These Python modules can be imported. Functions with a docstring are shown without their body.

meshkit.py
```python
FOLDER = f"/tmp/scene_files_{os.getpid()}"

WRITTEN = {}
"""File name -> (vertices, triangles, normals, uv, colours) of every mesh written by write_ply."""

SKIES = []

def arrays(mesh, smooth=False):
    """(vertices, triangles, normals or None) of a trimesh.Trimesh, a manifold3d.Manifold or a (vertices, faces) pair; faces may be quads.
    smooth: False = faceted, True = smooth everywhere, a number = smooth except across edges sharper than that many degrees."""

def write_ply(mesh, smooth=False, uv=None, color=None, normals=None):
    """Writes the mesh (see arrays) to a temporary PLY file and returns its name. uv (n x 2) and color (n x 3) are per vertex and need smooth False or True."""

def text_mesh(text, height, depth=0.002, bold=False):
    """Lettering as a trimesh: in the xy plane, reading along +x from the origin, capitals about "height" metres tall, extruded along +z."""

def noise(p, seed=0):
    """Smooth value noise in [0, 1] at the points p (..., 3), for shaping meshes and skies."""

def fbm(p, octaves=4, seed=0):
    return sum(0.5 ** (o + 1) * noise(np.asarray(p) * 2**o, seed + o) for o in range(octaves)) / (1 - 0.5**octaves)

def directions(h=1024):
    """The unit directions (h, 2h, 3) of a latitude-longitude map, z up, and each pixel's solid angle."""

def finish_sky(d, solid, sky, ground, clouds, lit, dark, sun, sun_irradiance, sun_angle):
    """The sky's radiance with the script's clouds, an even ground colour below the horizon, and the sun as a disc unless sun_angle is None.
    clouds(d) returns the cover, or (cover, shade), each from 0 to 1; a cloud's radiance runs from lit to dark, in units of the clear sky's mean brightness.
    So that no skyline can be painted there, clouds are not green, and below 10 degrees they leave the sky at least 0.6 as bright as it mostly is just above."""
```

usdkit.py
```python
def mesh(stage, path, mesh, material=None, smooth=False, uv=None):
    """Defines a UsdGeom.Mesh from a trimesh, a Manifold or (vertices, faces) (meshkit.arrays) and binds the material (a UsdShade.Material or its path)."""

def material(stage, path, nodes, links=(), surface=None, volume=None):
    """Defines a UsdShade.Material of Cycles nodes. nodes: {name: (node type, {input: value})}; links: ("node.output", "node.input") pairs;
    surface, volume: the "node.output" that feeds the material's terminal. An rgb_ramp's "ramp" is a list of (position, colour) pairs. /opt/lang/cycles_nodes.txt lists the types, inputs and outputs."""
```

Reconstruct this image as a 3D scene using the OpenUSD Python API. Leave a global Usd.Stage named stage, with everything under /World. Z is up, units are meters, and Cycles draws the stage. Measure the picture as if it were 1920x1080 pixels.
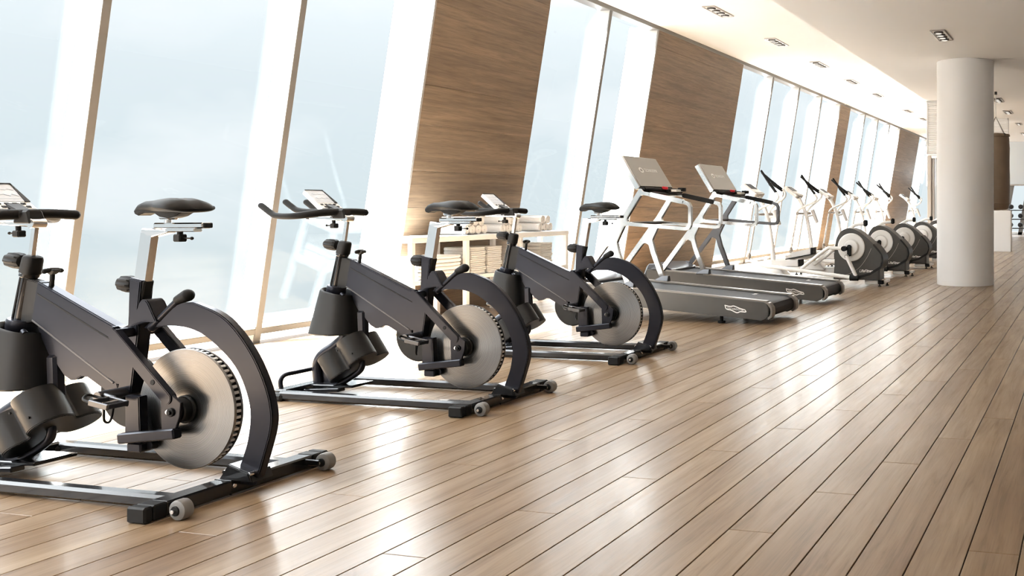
import math, random
import numpy as np, trimesh
from shapely.geometry import Polygon, LineString, Point, box as sbox
from shapely.ops import unary_union
import manifold3d as m3
import usdkit, meshkit
from pxr import Usd, UsdGeom, UsdLux, UsdShade, Gf, Sdf

random.seed(7)
rng = np.random.default_rng(7)
stage = Usd.Stage.CreateInMemory()
UsdGeom.SetStageUpAxis(stage, UsdGeom.Tokens.z)
UsdGeom.Xform.Define(stage, '/World')
UsdGeom.Scope.Define(stage, '/World/Looks')

# ------------------------------------------------------------------ camera, sky, sun, exposure
EYE, YAW = 1.05, 13.808
cam = UsdGeom.Camera.Define(stage, '/World/camera')
cam.CreateHorizontalApertureAttr(36.0)
cam.CreateFocalLengthAttr(1725 / 1920 * 36.0)
cam.CreateHorizontalApertureOffsetAttr(-660 / 1920 * 36.0)      # a shifted lens: the optical axis meets the picture right of its middle
cam.CreateVerticalApertureOffsetAttr(-152.5 / 1920 * 36.0)
cam.AddTranslateOp().Set((0, 0, EYE))
cam.AddRotateXYZOp().Set((90, 0, YAW))
cam.CreateExposureAttr(2.6)

def mat(name, nodes, links, surface):
    return usdkit.material(stage, '/World/Looks/' + name, nodes, links, surface=surface)

sky = UsdLux.DomeLight.Define(stage, '/World/sky')
sky_m = mat('sky', {
    'tc': ('texture_coordinate', {}), 'sep': ('separate_xyz', {}),
    'r': ('rgb_ramp', {'ramp': [(0, (.112, .120, .123)), (.46, (.113, .125, .129)), (.5, (.117, .131, .136)), (.53, (.122, .136, .142)), (.56, (.129, .141, .147)), (.60, (.150, .161, .166)), (.63, (.30, .31, .315)), (.70, (1.25, 1.28, 1.3)), (1, (1.75, 1.82, 1.88))]}),
    'mr': ('map_range', {'from_min': -1.0, 'from_max': 1.0, 'to_min': 0.0, 'to_max': 1.0}),
    'map': ('mapping', {'scale': (5.0, 5.0, 9.0)}),
    'n': ('noise_texture', {'scale': 1.1, 'detail': 4.0, 'roughness': .5}),
    'nr': ('map_range', {'from_min': .53, 'from_max': .70, 'to_min': 0.0, 'to_max': .5, 'clamp': True}),
    'mix': ('mix', {'color2': (.165, .168, .170)}),
    'bg': ('background_shader', {'strength': 1.08})},
    [('tc.generated', 'sep.vector'), ('sep.z', 'mr.value'), ('mr.result', 'r.fac'), ('tc.generated', 'map.vector'), ('map.vector', 'n.vector'),
     ('n.fac', 'nr.value'), ('nr.result', 'mix.fac'), ('r.color', 'mix.color1'), ('mix.color', 'bg.color')], 'bg.background')
UsdShade.MaterialBindingAPI.Apply(sky.GetPrim()).Bind(sky_m)

sun = UsdLux.DistantLight.Define(stage, '/World/sun')
sun.CreateIntensityAttr(4.6)
sun.CreateAngleAttr(5.0)
sun.CreateNormalizeAttr(True)
sun.CreateColorAttr((.93, .975, 1.0))
d = Gf.Vec3d(.36, .45, -1.0).GetNormalized()
sun.AddTransformOp().Set(Gf.Matrix4d().SetRotate(Gf.Rotation(Gf.Vec3d(0, 0, -1), d)))

# ------------------------------------------------------------------ materials
def pr(name, color, rough=.5, metal=0.0, **kw):
    return mat(name, {'p': ('principled_bsdf', {'base_color': color, 'roughness': rough, 'metallic': metal, **kw})}, [], 'p.BSDF')

def noisy(name, c1, c2, scale, rough=.5, metal=0.0, bump=0.0, bscale=None, **kw):
    nodes = {'tc': ('texture_coordinate', {}), 'n': ('noise_texture', {'scale': scale, 'detail': 3.0}), 'mx': ('mix', {'color1': c1, 'color2': c2}),
             'p': ('principled_bsdf', {'roughness': rough, 'metallic': metal, **kw})}
    links = [('tc.object', 'n.vector'), ('n.fac', 'mx.fac'), ('mx.color', 'p.base_color')]
    if bump:
        nodes['n2'] = ('noise_texture', {'scale': bscale or scale * 6, 'detail': 2.0})
        nodes['b'] = ('bump', {'strength': bump, 'distance': .001})
        links += [('tc.object', 'n2.vector'), ('n2.fac', 'b.height'), ('b.normal', 'p.normal')]
    return mat(name, nodes, links, 'p.BSDF')

M = {}
M['frame'] = noisy('frame_paint', (.0095, .0095, .013), (.0125, .0125, .016), 30, .26, .2, coat_weight=.08, coat_roughness=.08, specular_ior_level=.34, specular_tint=(.80, .84, 1.0))
M['gloss'] = pr('gloss_black', (.012, .012, .013), .12, 0.0, coat_weight=.45, coat_roughness=.04, specular_ior_level=.4)
M['plastic'] = noisy('black_plastic', (.006, .006, .006), (.010, .0098, .0095), 60, .55, specular_ior_level=.28, bump=.15, bscale=900)
M['rubber'] = noisy('black_rubber', (.005, .005, .005), (.008, .008, .008), 80, .62, specular_ior_level=.28, bump=.2, bscale=700)
M['matte'] = noisy('charcoal_plastic', (.0095, .0092, .009), (.0125, .0122, .012), 40, .42, specular_ior_level=.32)
M['hole'] = pr('dark_hole', (.004, .004, .004), .8)
M['chrome'] = pr('chrome', (.80, .79, .78), .10, 1.0)
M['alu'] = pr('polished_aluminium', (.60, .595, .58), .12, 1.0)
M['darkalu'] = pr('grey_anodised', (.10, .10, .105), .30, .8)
M['silver'] = pr('silver_casing', (.72, .73, .74), .28, .4)
M['whitepaint'] = pr('white_paint', (.86, .85, .83), .30)
M['whitecase'] = pr('white_case', (.82, .81, .79), .35)
M['wheelgrey'] = pr('grey_wheel', (.21, .205, .20), .5)
M['lcd'] = mat('console_screen', {'tc': ('texture_coordinate', {}), 'n': ('noise_texture', {'scale': 30.0}), 'mx': ('mix', {'color1': (.50, .54, .60), 'color2': (.62, .65, .70)}),
              'p': ('principled_bsdf', {'roughness': .22})}, [('tc.object', 'n.vector'), ('n.fac', 'mx.fac'), ('mx.color', 'p.base_color')], 'p.BSDF')
M['lcdline'] = pr('screen_print', (.30, .36, .44), .4)
M['scrface'] = pr('display_glass', (.36, .348, .325), .22)
M['scrprint'] = pr('display_print', (.93, .92, .89), .5)
M['red'] = pr('red_plastic', (.75, .03, .05), .35)
M['belt'] = noisy('treadmill_belt', (.020, .021, .024), (.032, .033, .037), 120, .6, bump=.3, bscale=900)
M['rail'] = pr('taupe_rail', (.25, .23, .21), .32, .3)
M['side'] = noisy('grey_side_panel', (.098, .094, .088), (.115, .110, .103), 14, .35, .35)
M['ellgrey'] = noisy('charcoal_cover', (.050, .0475, .044), (.063, .060, .0555), 30, .42)
M['ellpad'] = noisy('light_grey_tray', (.62, .60, .58), (.70, .68, .66), 20, .45)
M['taupe'] = pr('taupe_plastic', (.36, .32, .28), .4)
M['towel'] = noisy('white_towel', (.84, .82, .80), (.93, .92, .91), 60, .95, bump=.5, bscale=260)
M['towelgrey'] = noisy('beige_towel', (.62, .61, .59), (.74, .73, .71), 50, .95, bump=.5, bscale=260)
M['leather'] = noisy('brown_leather', (.20, .14, .092), (.30, .215, .145), 7, .42, bump=.25, bscale=60)
M['plaster'] = noisy('white_plaster', (.92, .917, .912), (.935, .932, .927), 3, .75)
M['ceilm'] = noisy('ceiling_paint', (.90, .893, .88), (.91, .903, .89), 2, .8)
M['ceilw'] = noisy('ceiling_white', (.90, .895, .885), (.915, .91, .90), 2, .8)
M['fin'] = pr('mullion_white', (.86, .85, .83), .45)
M['finface'] = noisy('mullion_bronze', (.17, .16, .15), (.195, .185, .175), 6, .5)
M['seal'] = pr('grey_edge', (.30, .28, .26), .5)
M['lampmetal'] = pr('lamp_trim', (.45, .42, .40), .4, .5)
M['lampdark'] = pr('lamp_dark', (.10, .09, .085), .5)
M['lampglow'] = mat('lamp_glow', {'e': ('emission', {'color': (1.0, .93, .82), 'strength': .16})}, [], 'e.emission')
M['iron'] = noisy('cast_iron', (.02, .02, .022), (.035, .035, .037), 30, .5)
M['bluewhite'] = pr('pale_blue_panel', (.74, .80, .85), .3)

# brushed steel disc: fine turned rings and a radial anisotropy
M['steel'] = mat('turned_steel', {
    'tc': ('texture_coordinate', {}), 'sep': ('separate_xyz', {}), 'x2': ('math', {'math_type': 'multiply'}), 'z2': ('math', {'math_type': 'multiply'}),
    'ad': ('math', {'math_type': 'add'}), 'sq': ('math', {'math_type': 'sqrt'}), 'w': ('noise_texture', {'dimensions': '1D', 'scale': 520.0, 'detail': 2.0}),
    'r': ('rgb_ramp', {'ramp': [(0.25, (.19, .187, .183)), (.75, (.28, .276, .270))]}), 'rr': ('map_range', {'from_min': .2, 'from_max': .8, 'to_min': .24, 'to_max': .36}),
    'tg': ('vector_math', {'math_type': 'cross_product', 'vector2': (0, 1, 0)}),
    'p': ('principled_bsdf', {'metallic': 1.0, 'anisotropic': .85, 'roughness': .34})},
    [('tc.object', 'sep.vector'), ('sep.x', 'x2.value1'), ('sep.x', 'x2.value2'), ('sep.z', 'z2.value1'), ('sep.z', 'z2.value2'), ('x2.value', 'ad.value1'), ('z2.value', 'ad.value2'),
     ('ad.value', 'sq.value1'), ('sq.value', 'w.w'), ('w.fac', 'r.fac'), ('r.color', 'p.base_color'), ('w.fac', 'rr.value'), ('rr.result', 'p.roughness'), ('tc.object', 'tg.vector1'), ('tg.vector', 'p.tangent')], 'p.BSDF')

# window glass: sunlight passes, grazing views mirror the room
M['glass'] = mat('window_glass', {'t': ('transparent_bsdf', {'color': (.965, .98, .985)}), 'g': ('glossy_bsdf', {'color': (.95, .98, 1.0), 'roughness': .02}),
                 'lw': ('layer_weight', {'blend': .5}), 'pw': ('math', {'math_type': 'power', 'value2': 5.0}), 'mr': ('map_range', {'to_min': .012, 'to_max': .035}), 'm': ('mix_closure', {})},
                 [('lw.facing', 'pw.value1'), ('pw.value', 'mr.value'), ('mr.result', 'm.fac'), ('t.BSDF', 'm.closure1'), ('g.BSDF', 'm.closure2')], 'm.closure')

# floor planks: a tone of its own for every plank, oak grain along y
PW, PL, PX0 = .1563, 2.228, -.2054
M['plank'] = mat('oak_plank', {
    'g': ('geometry', {}), 'sep': ('separate_xyz', {}),
    'dx': ('math', {'math_type': 'subtract', 'value2': PX0}), 'kx': ('math', {'math_type': 'divide', 'value2': PW}), 'k': ('math', {'math_type': 'floor'}),
    'ko': ('math', {'math_type': 'multiply', 'value2': PL / 5}), 'ys': ('math', {'math_type': 'subtract'}), 'yo': ('math', {'math_type': 'subtract', 'value2': 2.803 + PL / 5 * 6}),
    'yn': ('math', {'math_type': 'divide', 'value2': PL}), 'n': ('math', {'math_type': 'floor'}), 'cx': ('combine_xyz', {}), 'wn': ('white_noise_texture', {}),
    'off': ('vector_math', {'math_type': 'scale', 'scale': 37.0}), 'addv': ('vector_math', {'math_type': 'add'}),
    'm1': ('mapping', {'scale': (26.0, 1.6, 1.0)}), 'gr': ('noise_texture', {'scale': 1.0, 'detail': 5.0, 'roughness': .62, 'distortion': .6}),
    'm2': ('mapping', {'scale': (150.0, 5.0, 1.0)}), 'gf': ('noise_texture', {'scale': 1.0, 'detail': 3.0, 'roughness': .6}),
    'm3': ('mapping', {'scale': (8.0, 1.5, 1.0)}), 'gb': ('noise_texture', {'scale': 1.0, 'detail': 3.0}),
    'tone': ('rgb_ramp', {'ramp': [(0, (.205, .130, .071)), (.3, (.252, .170, .100)), (.65, (.300, .214, .134)), (1, (.225, .147, .084))]}),
    'c1': ('rgb_ramp', {'ramp': [(.30, (.70, .66, .62)), (.5, (1.0, 1.0, 1.0)), (.72, (1.12, 1.13, 1.14))]}),
    'c2': ('rgb_ramp', {'ramp': [(.32, (.80, .77, .74)), (.5, (1.0, 1.0, 1.0)), (.7, (1.06, 1.06, 1.06))]}),
    'c3': ('rgb_ramp', {'ramp': [(.32, (.80, .75, .70)), (.68, (1.12, 1.14, 1.16))]}),
    'x1': ('mix', {'mix_type': 'multiply', 'fac': .75}), 'x2': ('mix', {'mix_type': 'multiply', 'fac': .6}), 'x3': ('mix', {'mix_type': 'multiply', 'fac': 1.0}),
    'rr': ('map_range', {'from_min': .3, 'from_max': .7, 'to_min': .28, 'to_max': .35}),
    'b': ('bump', {'strength': .10, 'distance': .0015}),
    'p': ('principled_bsdf', {'roughness': .31, 'specular_ior_level': .38, 'coat_weight': .10, 'coat_roughness': .14})},
    [('g.position', 'sep.vector'), ('sep.x', 'dx.value1'), ('dx.value', 'kx.value1'), ('kx.value', 'k.value1'), ('k.value', 'ko.value1'),
     ('sep.y', 'yo.value1'), ('yo.value', 'ys.value1'), ('ko.value', 'ys.value2'), ('ys.value', 'yn.value1'), ('yn.value', 'n.value1'),
     ('k.value', 'cx.x'), ('n.value', 'cx.y'), ('cx.vector', 'wn.vector'), ('wn.color', 'off.vector1'), ('g.position', 'addv.vector1'), ('off.vector', 'addv.vector2'),
     ('addv.vector', 'm1.vector'), ('m1.vector', 'gr.vector'), ('addv.vector', 'm2.vector'), ('m2.vector', 'gf.vector'), ('addv.vector', 'm3.vector'), ('m3.vector', 'gb.vector'),
     ('wn.value', 'tone.fac'), ('gr.fac', 'c1.fac'), ('gf.fac', 'c2.fac'), ('gb.fac', 'c3.fac'), ('tone.color', 'x1.color1'), ('c1.color', 'x1.color2'),
     ('x1.color', 'x2.color1'), ('c2.color', 'x2.color2'), ('x2.color', 'x3.color1'), ('c3.color', 'x3.color2'), ('x3.color', 'p.base_color'),
     ('gr.fac', 'rr.value'), ('rr.result', 'p.roughness'), ('gf.fac', 'b.height'), ('b.normal', 'p.normal')], 'p.BSDF')
M['subfloor'] = pr('joint_dark', (.05, .030, .018), .8)

# wall veneer: horizontal grain, a few tones
def veneer(name, c1, c2, seed):
    return mat(name, {
        'g': ('geometry', {}), 'off': ('vector_math', {'math_type': 'add', 'vector2': (seed * 3.1, seed * 7.7, seed * 5.3)}),
        'm1': ('mapping', {'scale': (2.0, 1.1, 24.0)}), 'n1': ('noise_texture', {'scale': 1.0, 'detail': 6.0, 'roughness': .65, 'distortion': .5}),
        'm2': ('mapping', {'scale': (6.0, 6.0, 170.0)}), 'n2': ('noise_texture', {'scale': 1.0, 'detail': 3.0}),
        'm3': ('mapping', {'scale': (1.0, .7, 5.0)}), 'n3': ('noise_texture', {'scale': 1.0, 'detail': 2.0}),
        'r': ('rgb_ramp', {'ramp': [(.28, c1), (.5, tuple((a + b) / 2 for a, b in zip(c1, c2))), (.72, c2)]}),
        'c2': ('rgb_ramp', {'ramp': [(.35, (.72, .70, .68)), (.55, (1, 1, 1))]}), 'c3': ('rgb_ramp', {'ramp': [(.3, (.86, .85, .84)), (.7, (1.1, 1.1, 1.1))]}),
        'x': ('mix', {'mix_type': 'multiply', 'fac': .7}), 'x3': ('mix', {'mix_type': 'multiply', 'fac': 1.0}),
        'b': ('bump', {'strength': .15, 'distance': .001}), 'p': ('principled_bsdf', {'roughness': .5})},
        [('g.position', 'off.vector1'), ('off.vector', 'm1.vector'), ('m1.vector', 'n1.vector'), ('off.vector', 'm2.vector'), ('m2.vector', 'n2.vector'), ('off.vector', 'm3.vector'), ('m3.vector', 'n3.vector'),
         ('n1.fac', 'r.fac'), ('n2.fac', 'c2.fac'), ('n3.fac', 'c3.fac'), ('r.color', 'x.color1'), ('c2.color', 'x.color2'), ('x.color', 'x3.color1'), ('c3.color', 'x3.color2'),
         ('x3.color', 'p.base_color'), ('n2.fac', 'b.height'), ('b.normal', 'p.normal')], 'p.BSDF')
VENEER = [veneer('oak_veneer', (.135, .090, .054), (.270, .188, .118), 1), veneer('oak_veneer_dark', (.128, .085, .052), (.255, .176, .111), 2), veneer('oak_veneer_warm', (.140, .093, .055), (.278, .192, .120), 3)]

# ------------------------------------------------------------------ shape helpers
T = trimesh.Trimesh
def cat(*ms):
    ms = [m for m in ms if m is not None]
    return trimesh.util.concatenate(ms) if len(ms) > 1 else ms[0]

def man(m):
    o = m.to_mesh()
    return T(np.array(o.vert_properties[:, :3], float), np.array(o.tri_verts), process=False)

def hull(pts):
    return man(m3.Manifold.hull_points(np.asarray(pts, np.float64)))

def cbox(sx, sy, sz, r):
    h = np.array([sx, sy, sz]) / 2
    r = min(r, h.min() * .9)
    pts = []
    for s in np.ndindex(2, 2, 2):
        sg = np.array(s) * 2 - 1
        for a in range(3):
            q = sg * (h - r)
            q[a] = sg[a] * h[a]
            pts.append(q)
    return np.array(pts)

def rbox(c, s, r=.003, ry=0.0):
    """Chamfered box; ry turns it about the y axis (radians)."""
    p = cbox(*s, r)
    if ry:
        ca, sa = math.cos(ry), math.sin(ry)
        p = p @ np.array([[ca, 0, -sa], [0, 1, 0], [sa, 0, ca]])
    return hull(p + np.asarray(c, float))

def beam(p0, p1, w, h, r=.004, side=(0, 1, 0)):
    """Box bar from p0 to p1, w wide along side, h thick across."""
    p0, p1 = np.asarray(p0, float), np.asarray(p1, float)
    t = p1 - p0; L = np.linalg.norm(t); t /= L
    s = np.asarray(side, float); s = s - t * (s @ t); s /= np.linalg.norm(s)
    u = np.cross(t, s)
    q = cbox(L, w, h, r)
    return hull((p0 + p1) / 2 + q[:, :1] * t + q[:, 1:2] * s + q[:, 2:] * u)

def frame_of(t):
    a = np.cross(t, [0, 0, 1.0] if abs(t[2]) < .9 else [1.0, 0, 0]); a /= np.linalg.norm(a)
    return a, np.cross(t, a)

def rings(centres, As, Bs, radii, n=16, cap=True, sq=1.0):
    """A skin over elliptical rings: radii (k,2)."""
    ang = np.arange(n) * 2 * np.pi / n
    ca, sa = np.cos(ang), np.sin(ang)
    if sq != 1.0:
        ca, sa = np.sign(ca) * abs(ca) ** sq, np.sign(sa) * abs(sa) ** sq
    v = [c + r[0] * ca[:, None] * a + r[1] * sa[:, None] * b for c, a, b, r in zip(centres, As, Bs, radii)]
    k = len(v); v = np.vstack(v); f = []
    for i in range(k - 1):
        for j in range(n):
            a, b, c_, d_ = i * n + j, i * n + (j + 1) % n, (i + 1) * n + (j + 1) % n, (i + 1) * n + j
            f += [[a, b, c_], [a, c_, d_]]
    if cap:
        v = np.vstack([v, centres[0], centres[-1]])
        for j in range(n):
            f += [[len(v) - 2, (j + 1) % n, j], [len(v) - 1, (k - 1) * n + j, (k - 1) * n + (j + 1) % n]]
    m = T(v, f, process=False)
    if m.volume < 0:
        m.invert()
    return m

def cyl(p0, p1, r0, r1=None, n=16, ch=.08):
    p0, p1 = np.asarray(p0, float), np.asarray(p1, float)
    r1 = r0 if r1 is None else r1
    t = p1 - p0; L = np.linalg.norm(t); t /= L
    a, b = frame_of(t)
    e = min(ch * max(r0, r1), L * .3)
    cs = [p0, p0 + t * e, p1 - t * e, p1]
    rs = [(r0 - e,) * 2, (r0,) * 2, (r1,) * 2, (r1 - e,) * 2]
    return rings(cs, [a] * 4, [b] * 4, rs, n)

def turned(p0, p1, prof, n=20):
    """Lathe: prof = [(fraction along p0->p1, radius)]."""
    p0, p1 = np.asarray(p0, float), np.asarray(p1, float)
    t = p1 - p0; t /= np.linalg.norm(t)
    a, b = frame_of(t)
    return rings([p0 + (p1 - p0) * q for q, _ in prof], [a] * len(prof), [b] * len(prof), [(max(r, 1e-4),) * 2 for _, r in prof], n)

def smooth_path(pts, k=6):
    p = np.asarray(pts, float)
    q = np.vstack([2 * p[0] - p[1], p, 2 * p[-1] - p[-2]])
    out = []
    for i in range(1, len(q) - 2):
        for s in np.linspace(0, 1, k, endpoint=False):
            a, b, c, d_ = q[i - 1:i + 3]
            out.append(.5 * (2 * b + (c - a) * s + (2 * a - 5 * b + 4 * c - d_) * s * s + (3 * b - a - 3 * c + d_) * s ** 3))
    return np.array(out + [p[-1]])

def tube(pts, r, n=12, k=6, squash=1.0, dome=True):
    p = smooth_path(pts, k) if k > 1 else np.asarray(pts, float)
    t = np.gradient(p, axis=0); t /= np.linalg.norm(t, axis=1, keepdims=True)
    rad = np.interp(np.linspace(0, 1, len(p)), np.linspace(0, 1, np.size(r)), np.ravel(r)) if np.size(r) > 1 else np.full(len(p), float(r))
    a, _ = frame_of(t[0]); As, Bs = [], []
    for ti in t:
        a = a - ti * (a @ ti); a /= np.linalg.norm(a)
        As.append(a); Bs.append(np.cross(ti, a))
    cs, rs = list(p), [(q, q * squash) for q in rad]
    if dome:
        pre, post = [], []
        for th in (80, 50, 20):
            s, c = math.sin(math.radians(th)), math.cos(math.radians(th))
            pre.append((p[0] - t[0] * rad[0] * s, (rad[0] * c, rad[0] * c * squash)))
            post.append((p[-1] + t[-1] * rad[-1] * s, (rad[-1] * c, rad[-1] * c * squash)))
        cs = [c for c, _ in pre] + cs + [c for c, _ in post[::-1]]
        rs = [q for _, q in pre] + rs + [q for _, q in post[::-1]]
        As = [As[0]] * 3 + As + [As[-1]] * 3
        Bs = [Bs[0]] * 3 + Bs + [Bs[-1]] * 3
    return rings(cs, As, Bs, rs, n)

def slab(poly, y0, y1, bev=.003):
    """Shapely polygon in (x, z), extruded along y with rounded rims."""
    polys = getattr(poly, 'geoms', [poly])
    out = []
    for g in polys:
        if g.is_empty:
            continue
        layers = [(g, bev)] if bev <= 0 else [(g, bev), (g.buffer(-bev * .3, join_style=1), bev * .3), (g.buffer(-bev, join_style=1), 0)]
        acc = None
        for q, inset in layers:
            for s in getattr(q, 'geoms', [q]):
                if s.is_empty or s.area < 1e-8:
                    continue
                s = s.simplify(.0004)
                e = trimesh.creation.extrude_polygon(s, (y1 - y0) - 2 * inset, engine='earcut')
                v = np.array(e.vertices)
                w = np.stack([v[:, 0], y1 - inset - v[:, 2], v[:, 1]], 1)      # a turn about x, so the faces keep their sense
                mm = m3.Manifold(m3.Mesh(np.asarray(w, np.float32), np.asarray(e.faces, np.uint32)))
                acc = mm if acc is None else acc + mm
        out.append(man(acc))
    return cat(*out)

def ball(c, r, n=2):
    s = trimesh.creation.icosphere(n, r); s.apply_translation(c)
    return s

def ringdisc(c, r, y0, y1, n=64, ch=.004):
    return cyl((c[0], y0, c[1]), (c[0], y1, c[1]), r, n=n, ch=ch / r)

# ------------------------------------------------------------------ prim helpers
used = {}
def name_in(parent, name):
    k = (parent, name); i = used.get(k, 0); used[k] = i + 1
    return f'{parent}/{name}' if i == 0 else f'{parent}/{name}_{i:03d}'

def say(prim, **kw):
    for k, v in kw.items():
        if v:
            prim.SetCustomDataByKey(k, v)
    return prim

def thing(name, label, category, loc=(0, 0, 0), group=None, rotz=0.0):
    x = UsdGeom.Xform.Define(stage, name_in('/World', name))
    x.AddTranslateOp().Set(Gf.Vec3d(*map(float, loc)))
    if rotz:
        x.AddRotateZOp().Set(float(rotz))
    return say(x.GetPrim(), label=label, category=category, group=group)

def setting(name):
    x = UsdGeom.Xform.Define(stage, name_in('/World', name))
    return say(x.GetPrim(), kind='structure')

def obj(name, mesh, m, parent=None, smooth=35, **kw):
    path = name_in(str(parent.GetPath()) if parent is not None else '/World', name)
    me = usdkit.mesh(stage, path, mesh, M[m] if isinstance(m, str) else m, smooth=smooth)
    return say(me.GetPrim(), **kw)

def dup(src, loc, label, group=None, rotz=0.0):
    was = src.GetCustomData()
    r = thing(src.GetName().rstrip('0123456789').rstrip('_'), label, was['category'], loc, group or was.get('group'), rotz)
    r.GetReferences().AddInternalReference(src.GetPath())
    r.SetInstanceable(True)
    return r

# ================================================================== THE ROOM
XI, LEAN, ZC, ZD, XD = -6.223, .17, 3.48, 3.0, -2.93       # window wall at the floor, its lean, raised and dropped ceilings, edge of the drop
YN, YF = 1.40, 34.0
def lean(m, z0=0):
    v = np.array(m.vertices); v[:, 0] += LEAN * v[:, 2]; m.vertices = v
    return m

# floor: planks laid along the room
floor = setting('floor')
obj('subfloor', rbox((-1.0, 17.0, -.035), (13.6, 38.0, .05), .001), 'subfloor', floor, smooth=False)
def plank_mesh(xa, xb, ya, yb):
    g, c, zt, zb = .0018, .0014, 0.0, -.012
    xa, xb, ya, yb = xa + g, xb - g, ya + g * .7, yb - g * .7
    v = [[xa, ya, zb], [xb, ya, zb], [xb, yb, zb], [xa, yb, zb], [xa, ya, zt - c], [xb, ya, zt - c], [xb, yb, zt - c], [xa, yb, zt - c],
         [xa + c, ya + c, zt], [xb - c, ya + c, zt], [xb - c, yb - c, zt], [xa + c, yb - c, zt]]
    f = [[8, 9, 10], [8, 10, 11]]
    for i in range(4):
        j = (i + 1) % 4
        f += [[i, j, 4 + j], [i, 4 + j, 4 + i], [4 + i, 4 + j, 8 + j], [4 + i, 8 + j, 8 + i]]
    return v, f
cosy, siny = math.cos(math.radians(YAW)), math.sin(math.radians(YAW))
def pix(x, y, z):
    D = y * cosy - x * siny
    return (1620 + 1725 * (x * cosy + y * siny) / D, 387.5 - 1725 * (z - EYE) / D, D)
cells = []
for k in range(-40, 38):
    xa = PX0 + k * PW
    y0 = 2.803 + PL / 5 * (k + 6)
    n0 = math.floor((.6 - y0) / PL)
    for n in range(n0, n0 + 18):
        ya = y0 + n * PL
        if ya > YF:
            continue
        yb = min(ya + PL, YF + .3)
        # seen area: clip to the frame with a coarse grid
        a = 0.0
        for q in np.linspace(.05, .95, 7):
            yy = ya + (yb - ya) * q
            if yy < .8:
                continue
            px, py, D = pix(xa + PW / 2, yy, 0)
            if D > .5 and -40 < px < 1960 and py < 1110:
                a += 1 / D ** 3
        cells.append((a, xa, ya, yb))
cells.sort(key=lambda c: -c[0])
vs, fs, at = [], [], 0
for i, (a, xa, ya, yb) in enumerate(cells):
    v, f = plank_mesh(xa, xa + PW, ya, yb)
    if i < 300:
        obj('plank', (np.array(v), np.array(f)), 'plank', floor, smooth=False)
    else:
        vs.append(v); fs.append(np.array(f) + at); at += len(v)
obj('planking', (np.vstack(vs), np.vstack(fs)), 'plank', floor, smooth=False, kind='stuff')

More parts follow.
